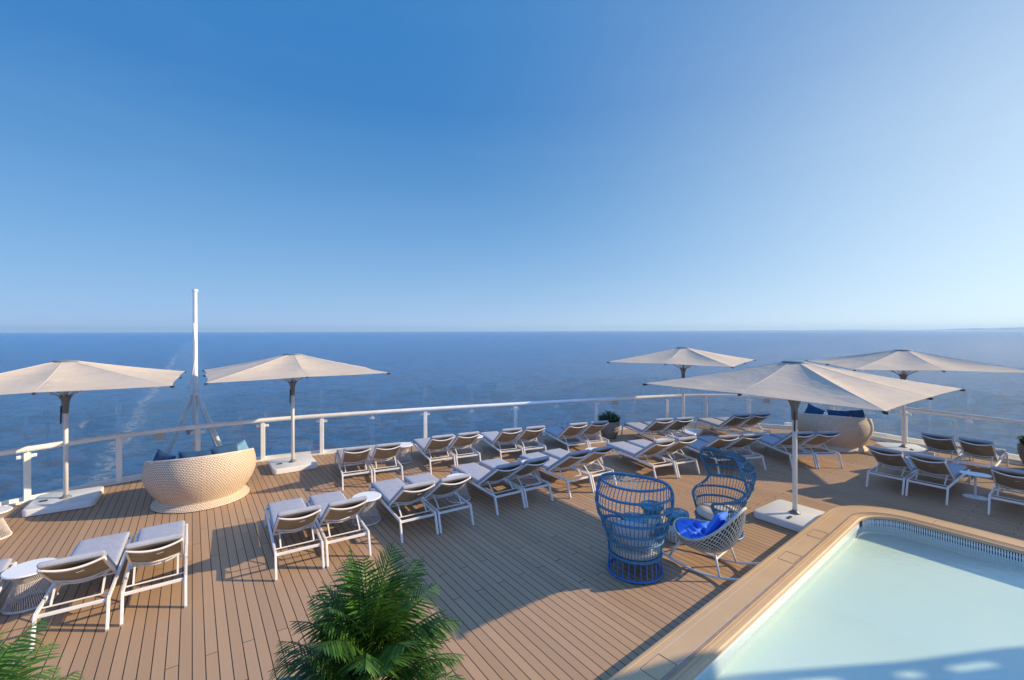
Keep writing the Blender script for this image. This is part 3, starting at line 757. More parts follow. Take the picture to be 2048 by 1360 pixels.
# ------------------------------------------------------------------ parasols
def parasol():
    r = empty('parasol', (0, 0, 0))
    Hc, Ha, s = 2.58, 3.035, 3.93
    # canopy: 8 panels, each sagging between its ribs; edges cut in slightly between rib tips
    tips = []
    for k in range(8):
        a = k * pi / 4 + pi / 4
        rad = s / 2 * (sqrt(2) if k % 2 == 0 else 1.0); h = Hc if k % 2 == 0 else Hc + (Ha - Hc) * (1 - 1 / sqrt(2)) * .12
        tips.append(Vector((cos(a) * rad, sin(a) * rad, h)))
    top = MB(); NR, NA = 16, 8; rr_ = random.Random(5)
    apexr = .17
    for layer in (0, -.006):
        base = len(top.v)
        for i in range(NR + 1):
            u = i / NR
            for k in range(8):
                a, b = tips[k], tips[(k + 1) % 8]
                for j in range(NA):
                    v = j / NA
                    ea = a.normalized() * 0; 
                    e = a.lerp(b, v)
                    bow = sin(pi * v)
                    e2 = Vector((e.x, e.y, 0)); e2 *= 1 - .022 * bow
                    at = atan2(e.y, e.x); cxy = Vector((cos(at) * apexr, sin(at) * apexr, 0))
                    p = cxy.lerp(e2, u)
                    z = Ha + (e.z - Ha) * u - .055 * bow * sin(pi * u) * (.6 + .4 * u) - .012 * bow * u
                    z -= .018 * sin(pi * u) # rib flex
                    top.v.append((p.x, p.y, z + layer))
        M_ = 8 * NA
        for i in range(NR):
            for q in range(M_):
                f = (base + i * M_ + q, base + (i + 1) * M_ + q, base + (i + 1) * M_ + (q + 1) % M_, base + i * M_ + (q + 1) % M_)
                top.f.append(f if layer == 0 else f[::-1])
    M_ = 8 * NA; B2 = M_ * (NR + 1)
    for q in range(M_):
        a = NR * M_ + q; b = NR * M_ + (q + 1) % M_; top.f.append((a, B2 + a, B2 + b, b))
    can = top.build('canopy', M['canvas'], r, smooth=True)
    smooth_by_angle(can, 14)
    MB().lathe([(.21, Ha - .008), (.215, Ha + .01), (.18, Ha + .022), (.05, Ha + .03), (.001, Ha + .03)], 24).build('crown_cap', M['cap'], r, smooth=True)
    for k in range(8):
        t = tips[k]; d = Vector((t.x, t.y, 0)).normalized()
        st = Vector((0, 0, Ha - .06)); en = t + Vector((0, 0, -.025))
        rib = MB().bar(st + d * .06, en + d * .03, .022, .03); rb = rib.build('rib', M['alu'], r)
        e3 = en + d * .035; cap = MB().bar(en - d * .05 + Vector((0, 0, .006)), e3, .035, .04); cap.build('rib_tip', M['dark'], rb, bevel=.006, seg=1)
        mid = st.lerp(en, .36 if k % 2 == 0 else .50)
        MB().bar(Vector((0, 0, 2.29)) + d * .07, mid, .018, .024).build('strut', M['alu'], rb)
    mb = MB()
    for k in range(8):
        t = tips[k]; pts = []
        for i in range(9):
            u = i / 8; d = Vector((t.x, t.y, 0)); c = d.normalized() * apexr; p = c.lerp(d * .985, u)
            pts.append((p.x, p.y, Ha + (t.z - Ha) * u - .018 * sin(pi * u) + .003))
        mb.tube(pts, .0045, 4)
    mb.build('seam', M['seam'], r)
    MB().lathe([(.042, .14), (.042, 2.9)], 16).build('pole', M['white'], r, smooth=True)
    col = MB().lathe([(.05, 1.93), (.054, 1.96), (.06, 2.15), (.075, 2.22), (.10, 2.27), (.115, 2.29), (.115, 2.31), (.06, 2.32)], 20).build('collar', M['grey_collar'], r, smooth=True)
    MB().bar((-.062, -.03, 2.1), (-.068, -.03, 1.72), .025, .018).build('crank_handle', M['dark'], col)
    MB().lathe([(.10, .14), (.10, .152), (.06, .175), (.05, .2)], 20).build('pole_socket', M['grey_collar'], r, smooth=True)
    b = slab(rrect(1.08, 1.08, .10), .012, .14, .018).build('base', M['white_gloss'], r); smooth_by_angle(b, 50)
    kb = MB().box((-.33, -.05, .152), (.13, .05, .022)).build('pedal', M['dark'], b, bevel=.008, seg=2)
    return r
M['cap'] = mat('grey_crown_cap', (.16, .20, .24), .5)
PAR = parasol()
G_PAR = 'square beige parasols on weighted white bases'
for i, (x, y, yaw, lab, sc) in enumerate([
        (-9.497, 9.675, 32.8, 'square beige parasol at the far left, cut by the left frame edge', 1.01),
        (-5.931, 12.292, 34.7, 'square beige parasol just right of the flag mast and round daybed', 1.0),
        (5.423, 8.739, 34.7, 'largest nearest square beige parasol, standing beside the pool corner', 1.0),
        (6.050, 16.088, 53.6, 'farthest smallest beige parasol, by the stern rail behind the big one', .99),
        (11.717, 13.63, 73.3, 'beige parasol at the right, behind the big one, by the far daybed', 1.0),
        (14.9, 9.9, 24, 'beige parasol beyond the right edge, known by its shadow on the deck', 1.0)]):
    o = PAR if i == 0 else copy_tree(PAR)
    if i == 0: PAR0 = o
    o.location = (x, y, 0); o.rotation_euler = (0, 0, radians(yaw)); tag(o, lab, 'parasol', G_PAR)

# ------------------------------------------------------------------ sun loungers
def lounger():
    r = empty('sun_lounger', (0, 0, 0)); W_ = .325
    f = MB()
    for s in (-1, 1): f.bar((s * W_, .105, .352), (s * W_, 2.135, .352), .034, .046, (1, 0, 0))
    f.bar((-W_ + .017, .125, .325), (W_ - .017, .125, .325), .028, .042); f.bar((-W_ + .017, 2.11, .352), (W_ - .017, 2.11, .352), .03, .044)
    f.bar((-W_ + .017, .86, .345), (W_ - .017, .86, .345), .024, .026)
    f.build('frame', M['white'], r, bevel=.005, seg=1)
    for s in (-1, 1):
        for y0, y1 in ((.118, 0.0), (2.122, 2.205)):
            l = MB().bar((s * W_, y0, .352), (s * W_, y1, .012), .032, .048, (1, 0, 0)).build('leg', M['white'], r, bevel=.004, seg=1)
            MB().box((s * W_, y1, .008), (.03, .046, .016)).build('foot_cap', M['foot_grey'], l)
    Hn = Vector((0, .84, .378)); T = Vector((0, .06, .885)); d = (T - Hn).normalized(); nb = Vector((0, d.z, -d.y)); nb = -nb if nb.z > 0 else nb
    L = (T - Hn).length
    def on(fv, x, off=0): return Hn + d * (L * fv) + Vector((x, 0, 0)) + nb * off
    bf = MB()
    for s in (-1, 1): bf.bar(on(0, s * .285), on(1.0, s * .285), .026, .034, (1, 0, 0))
    def bow(fv, dep, x0=.285): return [on(fv, -x0 + 2 * x0 * i / 14, dep * (1 - ((i - 7) / 7) ** 2)) for i in range(15)]
    bf.tube(bow(1.0, .060), .0145, 8); bf.tube(bow(.20, .085), .011, 6); bf.tube(bow(.28, .066), .011, 6)
    bf.build('backrest_frame', M['white'], r, smooth=False)
    sl = MB(); n1, n2 = 12, 8
    for i in range(n1 + 1):
        fv = .27 + .73 * i / n1
        for j in range(n2 + 1):
            x = -.272 + .544 * j / n2; sl.v.append(on(fv, x, .052 * (1 - (x / .285) ** 2)))
    for i in range(n1):
        for j in range(n2): sl.f.append((i * (n2 + 1) + j, i * (n2 + 1) + j + 1, (i + 1) * (n2 + 1) + j + 1, (i + 1) * (n2 + 1) + j))
    sling = sl.build('sling', M['sling'], r, smooth=True)
    bk_ = MB(); q_ = [on(.30, -.27, -.003), on(.30, .27, -.003), on(1.04, .27, -.003), on(1.04, -.27, -.003)]
    bk_.add(q_, [(0, 1, 2, 3)]); bk_.build('mattress_backing', M['sling'], r, fixn=False)
    MB().bar(on(.78, .015, .068), on(.80, .085, .064), .012, .004).build('handle', M['white'], sling)
    st = MB()
    for s in (-1, 1): st.bar(on(.34, s * .235, .045), (s * .235, .31, .335), .022, .014, (1, 0, 0))
    st.tube([(-.305, .31, .332), (.305, .31, .332)], .010, 6); st.build('support_bracket', M['white'], r)
    # mattress in two cushioned sections
    mt = MB(); th = .075
    def cushion(mapf, ln, w):
        nx, ny = 10, 16
        import itertools
        def prof(u): # rounded edge height 0..1
            e = min(u, 1 - u); k = min(1, e / .045); return sqrt(max(0, 1 - (1 - k) ** 2))
        base = len(mt.v)
        us = [0, .012, .03, .06, .15, .3, .5, .7, .85, .94, .97, .988, 1]
        vs_ = [0, .008, .02, .04, .12, .25, .4, .55, .7, .85, .96, .98, .992, 1]
        for side in (1, 0):
            for v in vs_:
                for u in us:
                    px = min(1, min(u, 1 - u) / .05); py = min(1, min(v, 1 - v) * ln / w / .05)
                    k = sqrt(max(0, 1 - (1 - px) ** 2)) * sqrt(max(0, 1 - (1 - py) ** 2))
                    z = th / 2 + (th / 2) * k * (1 if side else -1) + (.008 * sin(pi * u) * sin(pi * v) if side else 0)
                    mt.v.append(mapf((u - .5) * w, v * ln, z))
        nu, nv = len(us), len(vs_)
        for side in (0, 1):
            o_ = base + side * nu * nv
            for a in range(nv - 1):
                for b in range(nu - 1): mt.f.append((o_ + a * nu + b, o_ + a * nu + b + 1, o_ + (a + 1) * nu + b + 1, o_ + (a + 1) * nu + b))
    cushion(lambda x, y, z: Vector((x, .845 + y, .378 + z)), 1.29, .60)
    cushion(lambda x, y, z: Hn + Vector((x, 0, 0)) + d * (y - .03) - nb * (z + .012), L + .07, .60)
    m_ = mt.build('mattress', M['mattress'], r, smooth=True)
    bmm = bmesh.new(); bmm.from_mesh(m_.data); bmesh.ops.remove_doubles(bmm, verts=bmm.verts, dist=.0004); bmesh.ops.recalc_face_normals(bmm, faces=bmm.faces); bmm.to_mesh(m_.data); bmm.free()
    m_.data.shade_smooth()
    return r
LG = lounger(); used = [False]
def put_lounger(x, y, yaw, lab, grp):
    o = LG if not used[0] else copy_tree(LG); used[0] = True
    o.location = (x, y, 0); o.rotation_euler = (0, 0, radians(yaw)); tag(o, lab, 'sun lounger', grp); return o
GA = 'grey cushioned white loungers standing in pairs on the deck'
def pair(cx, cy, yaw, where, gap=.712):
    a = radians(yaw)
    for s, w in ((-1, 'left'), (1, 'right')):
        put_lounger(cx + cos(a) * gap / 2 * s, cy + sin(a) * gap / 2 * s, yaw, '%s one of the %s' % (w, where), GA)
def mid(p, q): return ((p[0] + q[0]) / 2, (p[1] + q[1]) / 2)
put_lounger(-6.05, 4.62, 38, 'lounger cut by the left frame edge, beyond the nearest rope table', GA)
put_lounger(-5.235, 5.385, 33.5, 'nearest lounger at lower left, its left side against the rope table', GA)
put_lounger(-4.607, 5.85, 35.2, 'second lounger from the lower left, right beside the nearest one', GA)
pair(*mid((-3.479, 6.655), (-2.30, 7.40)), 32.0, 'two loungers standing behind the bushy palm')
pair(*mid((-1.912, 7.793), (-.721, 8.559)), 32.0, 'two front-row loungers right behind the tip of the palm')
pair(*mid((-.309, 8.974), (.87, 9.74)), 33.0, 'third front-row pair from the palm, their feet towards the second parasol')
pair(*mid((1.241, 9.905), (2.445, 10.64)), 31.3, 'front-row loungers just left of the near blue wicker chair')
pair(*mid((3.45, 10.99), (4.75, 11.50)), 23.0, 'front-row loungers between the two blue wicker chairs')
pair(*mid((5.219, 11.523), (6.589, 11.815)), 12.0, 'blue-shaded loungers right behind the far blue wicker chair')
pair(*mid((7.33, 11.95), (8.75, 12.02)), 3.0, 'loungers crossed by the big parasol pole, before the far daybed')
pair(*mid((8.184, 10.567), (9.021, 9.403)), -54.0, 'turned loungers beyond the pool, left of the pedestal table')
put_lounger(9.352 + .616 * .34, 8.956 - .788 * .34, -52, 'lounger cut by the right frame edge, right of the pedestal table', GA)
def pairB(l, r, yaw, where):
    a = radians(yaw); c = mid(l, r); pair(c[0] + sin(a) * .118, c[1] - cos(a) * .118, yaw, where)
pairB((-3.975, 10.487), (-2.64, 11.087), 25.5, 'back-row loungers nearest the second parasol base')
pairB((-2.131, 11.635), (-.868, 12.272), 25.5, 'second back-row pair counted from the second parasol')
pairB((-.353, 12.496), (.959, 12.961), 21.5, 'third back-row pair counted from the second parasol')
pairB((1.589, 13.192), (2.895, 13.682), 20.0, 'back-row loungers just left of the potted bush')
pairB((4.313, 13.861), (5.65, 14.21), 14.0, 'back-row loungers just right of the potted bush')
pairB((7.04, 14.59), (8.45, 14.88), 11.0, 'back-row loungers right of the farthest parasol base')
pairB((10.746, 12.039), (11.616, 10.90), -53.0, 'turned loungers by the glass at right, before the last parasol')

# ------------------------------------------------------------------ side tables
def rope_table():
    r = empty('rope_side_table', (0, 0, 0))
    MB().lathe([(.255, .462), (.27, .468), (.27, .480), (.262, .486), (.001, .486)], 40).build('table_top', M['table_white'], r, smooth=False)
    n = 64; mb = MB()
    for k in range(n):
        a = 2 * pi * k / n; b = a + .35; c = a + .1
        mb.tube([(cos(a) * .215, sin(a) * .215, .46), (cos(b) * .145, sin(b) * .145, .335), (cos(b + .25) * .255, sin(b + .25) * .255, .025)], .0042, 4)
    mb.build('rope_strands', M['rope_pale'], r)
    for rad, z, rt in ((.215, .455, .009), (.140, .335, .008), (.252, .02, .018)):
        MB().tube([(cos(2 * pi * k / 32) * rad, sin(2 * pi * k / 32) * rad, z) for k in range(32)], rt, 8, True).build('ring', M['rope_pale'], r, smooth=True)
    return r
RT = rope_table(); first = True
GT = 'round rope side tables'
for x, y, lab in [(-9.24, 8.05, 'rope side table half cut by the left edge, near the left parasol base'),
                  (-6.50, 6.13, 'nearest rope side table at lower left between two loungers'),
                  (-2.80, 8.74, 'rope side table between the first two full pairs behind the palm'),
                  (-1.17, 9.87, 'rope side table half hidden behind the front-row back above the palm tip'),
                  (.46, 10.97, 'rope side table between the third and fourth front-row pairs from the palm'),
                  (2.20, 12.10, 'rope side table in the front row left of the near blue chair'),
                  (4.41, 13.06, 'white-topped rope table before the loungers right of the potted bush'),
                  (6.75, 13.35, 'rope side table hidden among loungers behind the far blue chair'),
                  (-3.06, 12.72, 'first back-row rope side table, right of the second parasol base'),
                  (-1.15, 13.72, 'second back-row rope side table from the second parasol'),
                  (.78, 14.45, 'third back-row rope side table from the second parasol'),
                  (2.72, 15.05, 'rope side table behind loungers just left of the potted bush')]:
    o = RT if first else copy_tree(RT); first = False
    o.location = (x, y, 0); o.rotation_euler = (0, 0, R_.uniform(0, 6)); tag(o, lab, 'side table', GT)
pt = empty('pedestal_table', (10.07, 9.90, 0), -.75); tag(pt, 'small white pedestal table with oval top and foot, beyond the pool', 'side table')
slab(rrect(.50, .34, .165, 10), .50, .515, .004).build('table_top', M['table_white'], pt)
MB().lathe([(.022, .01), (.022, .50)], 12).build('stem', M['white'], pt, smooth=True)
slab(rrect(.40, .30, .145, 10), .0, .014, .004).build('foot', M['table_white'], pt)

# ------------------------------------------------------------------ woven daybeds
def daybed():
    r = empty('round_daybed', (0, 0, 0)); N = 96
    # local -y is the high back
    def rim(a): # a measured from back
        c = (1 + cos(a)) / 2; return .50 + .61 * c ** .5
    prof = [(.87, 0.0), (.905, .012), (.90, .03), (.86, .06), (.81, .095), (.785, .125), (.79, .145)]
    def body(a):
        h = rim(a); pts = []
        for k in range(15):
            t = k / 14; z = .145 + (h - .145) * t
            rad = .79 + .245 * sin(min(1, t / .66) * pi / 2) ** .9 - .045 * max(0, (t - .72) / .28) ** 1.5
            pts.append((rad, z))
        return pts
    def surf(fn, name, m, close=False):
        mb = MB(); mb.uv = []; cols = N + 1; rows = None
        for i in range(cols):
            a = 2 * pi * i / N; P = fn(a); rows = len(P); ln = 0
            for k, (rad, z) in enumerate(P):
                if k: ln += sqrt((rad - P[k - 1][0]) ** 2 + (z - P[k - 1][1]) ** 2)
                mb.v.append((sin(a) * rad, -cos(a) * rad, z)); mb.uv.append((i * 2 * pi * .94 / N, ln))
        for i in range(N):
            for k in range(rows - 1): mb.f.append((i * rows + k, (i + 1) * rows + k, (i + 1) * rows + k + 1, i * rows + k + 1))
        return mb.build(name, m, r, smooth=True, fixn=False)
    surf(lambda a: prof, 'base', M['weave']); surf(body, 'shell', M['weave'])
    surf(lambda a: [(body(a)[-1][0], body(a)[-1][1]), (body(a)[-1][0] - .05, body(a)[-1][1] - .005), (.88, .45), (.86, .36)], 'inner_shell', M['weave'])
    MB().tube([(sin(a) * (body(a)[-1][0] - .02), -cos(a) * (body(a)[-1][0] - .02), rim(a)) for a in [2 * pi * i / N for i in range(N)]], .026, 8, True).build('rim', M['weave_rim'], r, smooth=True)
    MB().lathe([(.76, .36), (.80, .38), (.80, .44), (.76, .47), (.001, .48)], 48).build('seat_pad', M['navy'], r, smooth=True)
    return r
M['weave_rim'] = varied('wicker_rim', (.70, .58, .46), .55, .1, 30)
D1 = daybed(); D1.location = (-6.83, 10.02, 0); D1.rotation_euler = (0, 0, radians(34)); 
tag(D1, 'cream woven bowl daybed at left before the flag mast', 'daybed', 'woven bowl daybeds')
D2 = copy_tree(D1); D2.location = (10.12, 14.35, 0); D2.rotation_euler = (0, 0, radians(-33)); D2.scale = (.97, .97, .97)
tag(D2, 'cream woven bowl daybed at right behind the lounger rows', 'daybed', 'woven bowl daybeds')
def pillow(w=.5, h=.5, t=.16, seed=1):
    mb = MB(); n = 14; rq = random.Random(seed); ph = rq.uniform(0, 6)
    for side in (1, -1):
        for i in range(n + 1):
            for j in range(n + 1):
                u, v = i / n * 2 - 1, j / n * 2 - 1
                k = max(0, (1 - abs(u) ** 3.0) * (1 - abs(v) ** 3.0)) ** .5
                pin = 1 - .10 * (1 - abs(u)) * 0 - .07 * (1 - u * u) * 0
                x = u * w / 2 * (1 - .07 * (1 - v * v)); z = v * h / 2 * (1 - .07 * (1 - u * u))
                y = side * t / 2 * k * (1 + .12 * sin(5 * u + ph) * cos(4 * v + ph))
                mb.v.append((x, y, z))
    m = (n + 1) ** 2
    for s in (0, 1):
        for i in range(n):
            for j in range(n):
                f = (s * m + i * (n + 1) + j, s * m + i * (n + 1) + j + 1, s * m + (i + 1) * (n + 1) + j + 1, s * m + (i + 1) * (n + 1) + j)
                mb.f.append(f if s else f[::-1])
    return mb
def put_pillow(loc, rx, rz, m, lab, grp, w=.5, h=.5, seed=1, tilt=0):
    o = pillow(w, h, .17, seed).build('throw_pillow', m, smooth=True)
    o.location = loc; o.rotation_euler = (rx, tilt, rz); tag(o, lab, 'pillow', grp); return o
# ------------------------------------------------------------------ pillows in the daybeds (back faces the camera)
def in_bed(D, lx, ly, lz, rzl, rx, m, lab, seed, tilt=0, w=.5, h=.46):
    a = D.rotation_euler[2]; x = D.location[0] + lx * cos(a) - ly * sin(a); y = D.location[1] + lx * sin(a) + ly * cos(a)
    put_pillow((x, y, lz), rx, a + rzl, m, lab, 'blue pillows in the woven daybeds', w, h, seed, tilt)
in_bed(D1, -.68, -.28, .93, -.85, -.25, M['navy'], 'navy pillow standing at the left end of the near daybed', 1, .25)
in_bed(D1, .70, -.10, .93, .75, -.35, M['skyblue'], 'pale blue pillow standing at the right end of the near daybed', 2, -.22, .52, .36)
in_bed(D1, -.12, -.60, .98, -.1, -.3, M['skyblue2'] if 'skyblue2' in M else M['navy'], 'dark blue pillow along the near daybed back, left of the middle', 3, .05, .6, .40)
in_bed(D1, .42, -.52, 1.02, .45, -.3, M['navy'], 'dark blue pillow along the near daybed back, right of the middle', 4, -.03, .56, .40)
in_bed(D2, -.52, -.50, 1.05, -.6, -.25, M['navy'], 'leftmost navy pillow of the far daybed', 5, .3, .55, .45)
in_bed(D2, .12, -.64, 1.02, .1, -.3, M['navy'], 'middle navy pillow of the far daybed', 6, .0, .6, .42)
in_bed(D2, .60, -.42, 1.04, .8, -.3, M['navy'], 'rightmost navy pillow of the far daybed', 7, .0, .5, .42)

# ------------------------------------------------------------------ blue high-backed wicker chairs
def hood_chair(back_cushion):
    r = empty('wicker_hood_chair', (0, 0, 0))     # faces local +x
    prof = [(.30, 122), (.45, 134), (.58, 142), (.645, 138), (.685, 118), (.73, 96), (.79, 82), (.88, 75), (1.0, 80), (1.12, 86), (1.24, 88), (1.34, 82), (1.44, 70), (1.53, 54), (1.60, 37), (1.65, 19), (1.665, 0)]
    RT_ = [(.30, .385), (.53, .41), (.69, .465), (.88, .53), (1.07, .568), (1.25, .565), (1.7, .54)]
    W0 = 1.10
    def thm(z):
        for (a, p), (b, q) in zip(prof, prof[1:]):
            if a <= z <= b: return radians(p + (q - p) * (z - a) / (b - a))
        return 0
    def rad(z):
        for (a, p), (b, q) in zip(RT_, RT_[1:]):
            if a <= z <= b: return p + (q - p) * (z - a) / (b - a)
        return .54
    def pos(th, w):          # w runs up the back, then forward over the hood
        rd = rad(w); be = max(0, (w - W0) / (1.665 - W0)) * radians(82)
        z = w if w < W0 else W0 + .365 * sin(be)
        return Vector((-cos(th) * rd - (min(w, W0) - .3) * .06 + .60 * (1 - cos(be)), sin(th) * rd * (1 - .16 * (1 - cos(be))), z))
    rimpts = [pos(radians(p), z) for z, p in prof]
    rimc = catmull(rimpts, 5); rimc2 = [Vector((p.x, -p.y, p.z)) for p in rimc]
    full = rimc + rimc2[::-1][1:]
    MB().tube(full, .0235, 8).build('rim', M['blue_rope'], r, smooth=True)
    for z in (.53, .69, .88, 1.06, 1.23, 1.41):
        tm = thm(z); MB().tube([pos(-tm + 2 * tm * k / 32, z + (.012 if abs(k - 16) > 14 else 0)) * 1.0 for k in range(33)], .0205, 6).build('hoop', M['blue_rope'], r, smooth=True)
    rods = MB(); nth = 21
    for k in range(-nth, nth + 1):
        th = radians(138) * k / nth; run = []
        zz = [.30 + i * .025 for i in range(56)]
        for z in zz + [9]:
            ok = z < 1.665 and abs(th) < thm(z)
            if ok: run.append(pos(th, z) * .995)
            else:
                if len(run) > 2: rods.tube(run, .0068, 5)
                run = []
    rods.build('rods', M['blue_rope'], r)
    MB().tube([(cos(2 * pi * k / 36) * .385, sin(2 * pi * k / 36) * .385, .30) for k in range(36)], .024, 8, True).build('seat_ring', M['blue_rope'], r, smooth=True)
    b = MB()
    for k in range(28):
        a = 2 * pi * k / 28; b.tube([(cos(a) * .365, sin(a) * .375, .29), (cos(a) * .40, sin(a) * .40, .03)], .0085, 5)
    b.build('base_rods', M['blue_metal'], r)
    MB().tube([(cos(2 * pi * k / 36) * .40, sin(2 * pi * k / 36) * .40, .028) for k in range(36)], .018, 8, True).build('base_ring', M['blue_metal'], r, smooth=True)
    f = MB()
    for k in range(5): f.lathe([(.012, 0), (.012, .02)], 8, (cos(k * 1.257) * .40, sin(k * 1.257) * .40, 0))
    f.build('foot_glide', M['foot_grey'], r)
    MB().lathe([(.35, .295), (.36, .305), (.001, .306)], 36).build('seat_deck', M['dark'], r)
    MB().lathe([(.33, .308), (.37, .33), (.375, .38), (.35, .415), (.20, .43), (.001, .433)], 36).build('seat_cushion', M['cream'], r, smooth=True)
    if back_cushion:
        c = pillow(.56, .46, .17, 9).build('back_cushion', M['white_cushion'], r, smooth=True)
        c.location = (-.27, 0, .64); c.rotation_euler = (-.14, 0, pi / 2)
    return r
h1 = hood_chair(True); h1.location = (1.86, 6.93, 0); h1.rotation_euler = (0, 0, radians(62)); tag(h1, 'blue high-backed wicker chair seen from behind, with a pale cushion', 'chair', 'blue wicker hood chairs')
h2 = hood_chair(False); h2.location = (3.72, 8.22, 0); h2.rotation_euler = (0, 0, radians(192)); tag(h2, 'blue high-backed wicker chair seen from its side behind the rocking chair', 'chair', 'blue wicker hood chairs')

# ------------------------------------------------------------------ rocking chair
def rocker():
    r = empty('rocking_chair', (0, 0, 0))     # faces local +y
    def rimp(ph):
        c = (1 - cos(ph)) / 2
        return Vector((.40 * sin(ph) * (1 + .05 * cos(ph)), .46 * cos(ph) - .02, .53 + .44 * c ** 2.4 - .10 * sin(ph) ** 2))
    Bt = Vector((0, -.06, .27))
    def P(ph, a, k=1.0):
        R = rimp(ph); s = sin(a) ** .8; zz = 1 - cos(a)
        return Vector((Bt.x + (R.x - Bt.x) * s * k, Bt.y + (R.y - Bt.y) * s * k, Bt.z + (R.z - Bt.z) * zz + (1 - k) * .25))
    N, K = 48, 12
    def shell(k, name, m, a1=pi / 2):
        mb = MB()
        for i in range(N):
            for j in range(K + 1): mb.v.append(P(2 * pi * i / N, .02 + (a1 - .02) * j / K, k))
        for i in range(N):
            for j in range(K): mb.f.append((i * (K + 1) + j, ((i + 1) % N) * (K + 1) + j, ((i + 1) % N) * (K + 1) + j + 1, i * (K + 1) + j + 1))
        return mb.build(name, m, r, smooth=True, fixn=False)
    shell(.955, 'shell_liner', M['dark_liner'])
    lat = MB(); nd = 44
    for s in (-1, 1):
        for i in range(nd):
            pts = []
            for j in range(15):
                t = j / 14; a = .12 + (pi / 2 - .12) * t; ph = 2 * pi * i / nd + s * 1.15 * t; pts.append(P(ph, a, 1.0))
            lat.tube(pts, .0074, 4)
    lat.build('rope_lattice', M['rocker_rope'], r)
    MB().tube([rimp(2 * pi * i / 60) for i in range(60)], .020, 8, True).build('rim', M['rocker_rope'], r, smooth=True)
    # tufted cushion lining
    cu = MB(); Nc, Kc = 96, 36
    for i in range(Nc):
        ph = 2 * pi * i / Nc
        for j in range(Kc + 1):
            t = j / Kc; a = .02 + (pi / 2 * .99 - .02) * t; p = P(ph, a, .94); q = P(ph, a, .70) + Vector((0, 0, .05))
            # quilt coordinate in plan
            u, v = p.x / .17, (p.y + (p.z - .3) * .7) / .17
            dist = min(sqrt((u - uu) ** 2 + (v - vv) ** 2) for uu in range(-3, 4) for vv in range(-4, 6))
            tuft = 1 - math.exp(-(dist / .30) ** 2)
            edge = (1 - t ** 6)
            cu.v.append(p.lerp(q, (.10 + .95 * tuft) * edge))
    for i in range(Nc):
        for j in range(Kc): cu.f.append((i * (Kc + 1) + j, ((i + 1) % Nc) * (Kc + 1) + j, ((i + 1) % Nc) * (Kc + 1) + j + 1, i * (Kc + 1) + j + 1))
    cu.f.append(tuple(i * (Kc + 1) for i in range(Nc)))
    cu.build('seat_cushion', M['cobalt'], r, smooth=True)
    for s in (-1, 1):
        pts = [Vector((s * .29, .62 - 1.28 * k / 20, .018 + .17 * ((k - 9.5) / 10.5) ** 2)) for k in range(21)]
        rk = MB().tube(pts, .018, 8).build('rocker_rail', M['white'], r, smooth=True)
        for y0, y1, z1 in ((.42, .27, .36), (-.28, -.20, .34)):
            zz = .018 + .17 * (((.62 - y0) / 1.28 * 20 - 9.5) / 10.5) ** 2
            MB().tube([(s * .29, y0, zz), (s * .24, y1, z1)], .015, 8).build('leg', M['white'], r, smooth=True)
    mb = MB(); mb.tube([(-.27, .33, .25), (.27, .33, .25)], .013, 8); mb.tube([(-.26, -.22, .27), (.26, -.22, .27)], .013, 8); mb.build('crossbar', M['white'], r)
    bp_ = pillow(.42, .36, .13, 12).build('back_cushion', M['cobalt'], r, smooth=True)
    bp_.location = (.02, -.12, .66); bp_.rotation_euler = (.50, .15, .12)
    return r
M['rocker_rope'] = varied('pale_khaki_rope', (.66, .58, .44), .8, .12, 30)
rk = rocker(); rk.location = (3.02, 7.06, 0); rk.scale = (1.1, 1.12, 1.06); rk.rotation_euler = (0, 0, radians(44)); tag(rk, 'woven rope rocking chair with a cobalt tufted cushion by the pool coping', 'rocking chair')

# ------------------------------------------------------------------ ceramic stools between the chairs
def stool():
    r = empty('ceramic_stool', (0, 0, 0))
    ds = MB(); prof = [(.185, 0), (.215, .012), (.225, .06), (.225, .20), (.21, .245), (.15, .27)]
    n = 72
    for rd, z in prof:
        for k in range(n):
            q = rd * (1 - (.035 if k % 3 == 0 else 0)); ds.v.append((q * cos(2 * pi * k / n), q * sin(2 * pi * k / n), z))
    for i in range(len(prof) - 1):
        for k in range(n): ds.f.append((i * n + k, i * n + (k + 1) % n, (i + 1) * n + (k + 1) % n, (i + 1) * n + k))
    ds.f.append(tuple((len(prof) - 1) * n + k for k in range(n)))
    ds.build('drum_base', M['drum'], r)
    fl = MB()
    for k in range(24):
        a = 2 * pi * (k * 3) / n; fl.tube([(cos(a) * .2145, sin(a) * .2145, .02), (cos(a) * .2205, sin(a) * .2205, .06), (cos(a) * .2205, sin(a) * .2205, .20)], .004, 4)
    fl.build('flutes', M['drum_line'], r)
    MB().lathe([(.145, .262), (.155, .30), (.15, .335), (.125, .36), (.14, .385)], 32).build('neck', M['marble'], r, smooth=True)
    MB().lathe([(.14, .38), (.20, .40), (.215, .43), (.215, .455), (.20, .475), (.001, .482)], 36).build('top', M['marble'], r, smooth=True)
    return r
M['drum'] = varied('white_ceramic', (.70, .72, .68), .3, .06, 10)
M['drum_line'] = mat('dark_flute', (.10, .13, .12), .6)
s0 = stool()
for i, (x, y, rz, lab) in enumerate([(2.87, 7.97, 0, 'blue marbled stool on a ribbed white drum, right behind the rocking chair'),
                               (2.55, 8.33, 2, 'farthest blue marbled stool, left of the one behind the rocking chair'),
                               (2.08, 7.76, 4, 'blue marbled stool seen through the back of the near blue chair')]):
    o = s0 if i == 0 else copy_tree(s0); o.location = (x, y, 0); o.rotation_euler = (0, 0, rz); tag(o, lab, 'stool', 'blue marbled ceramic stools')

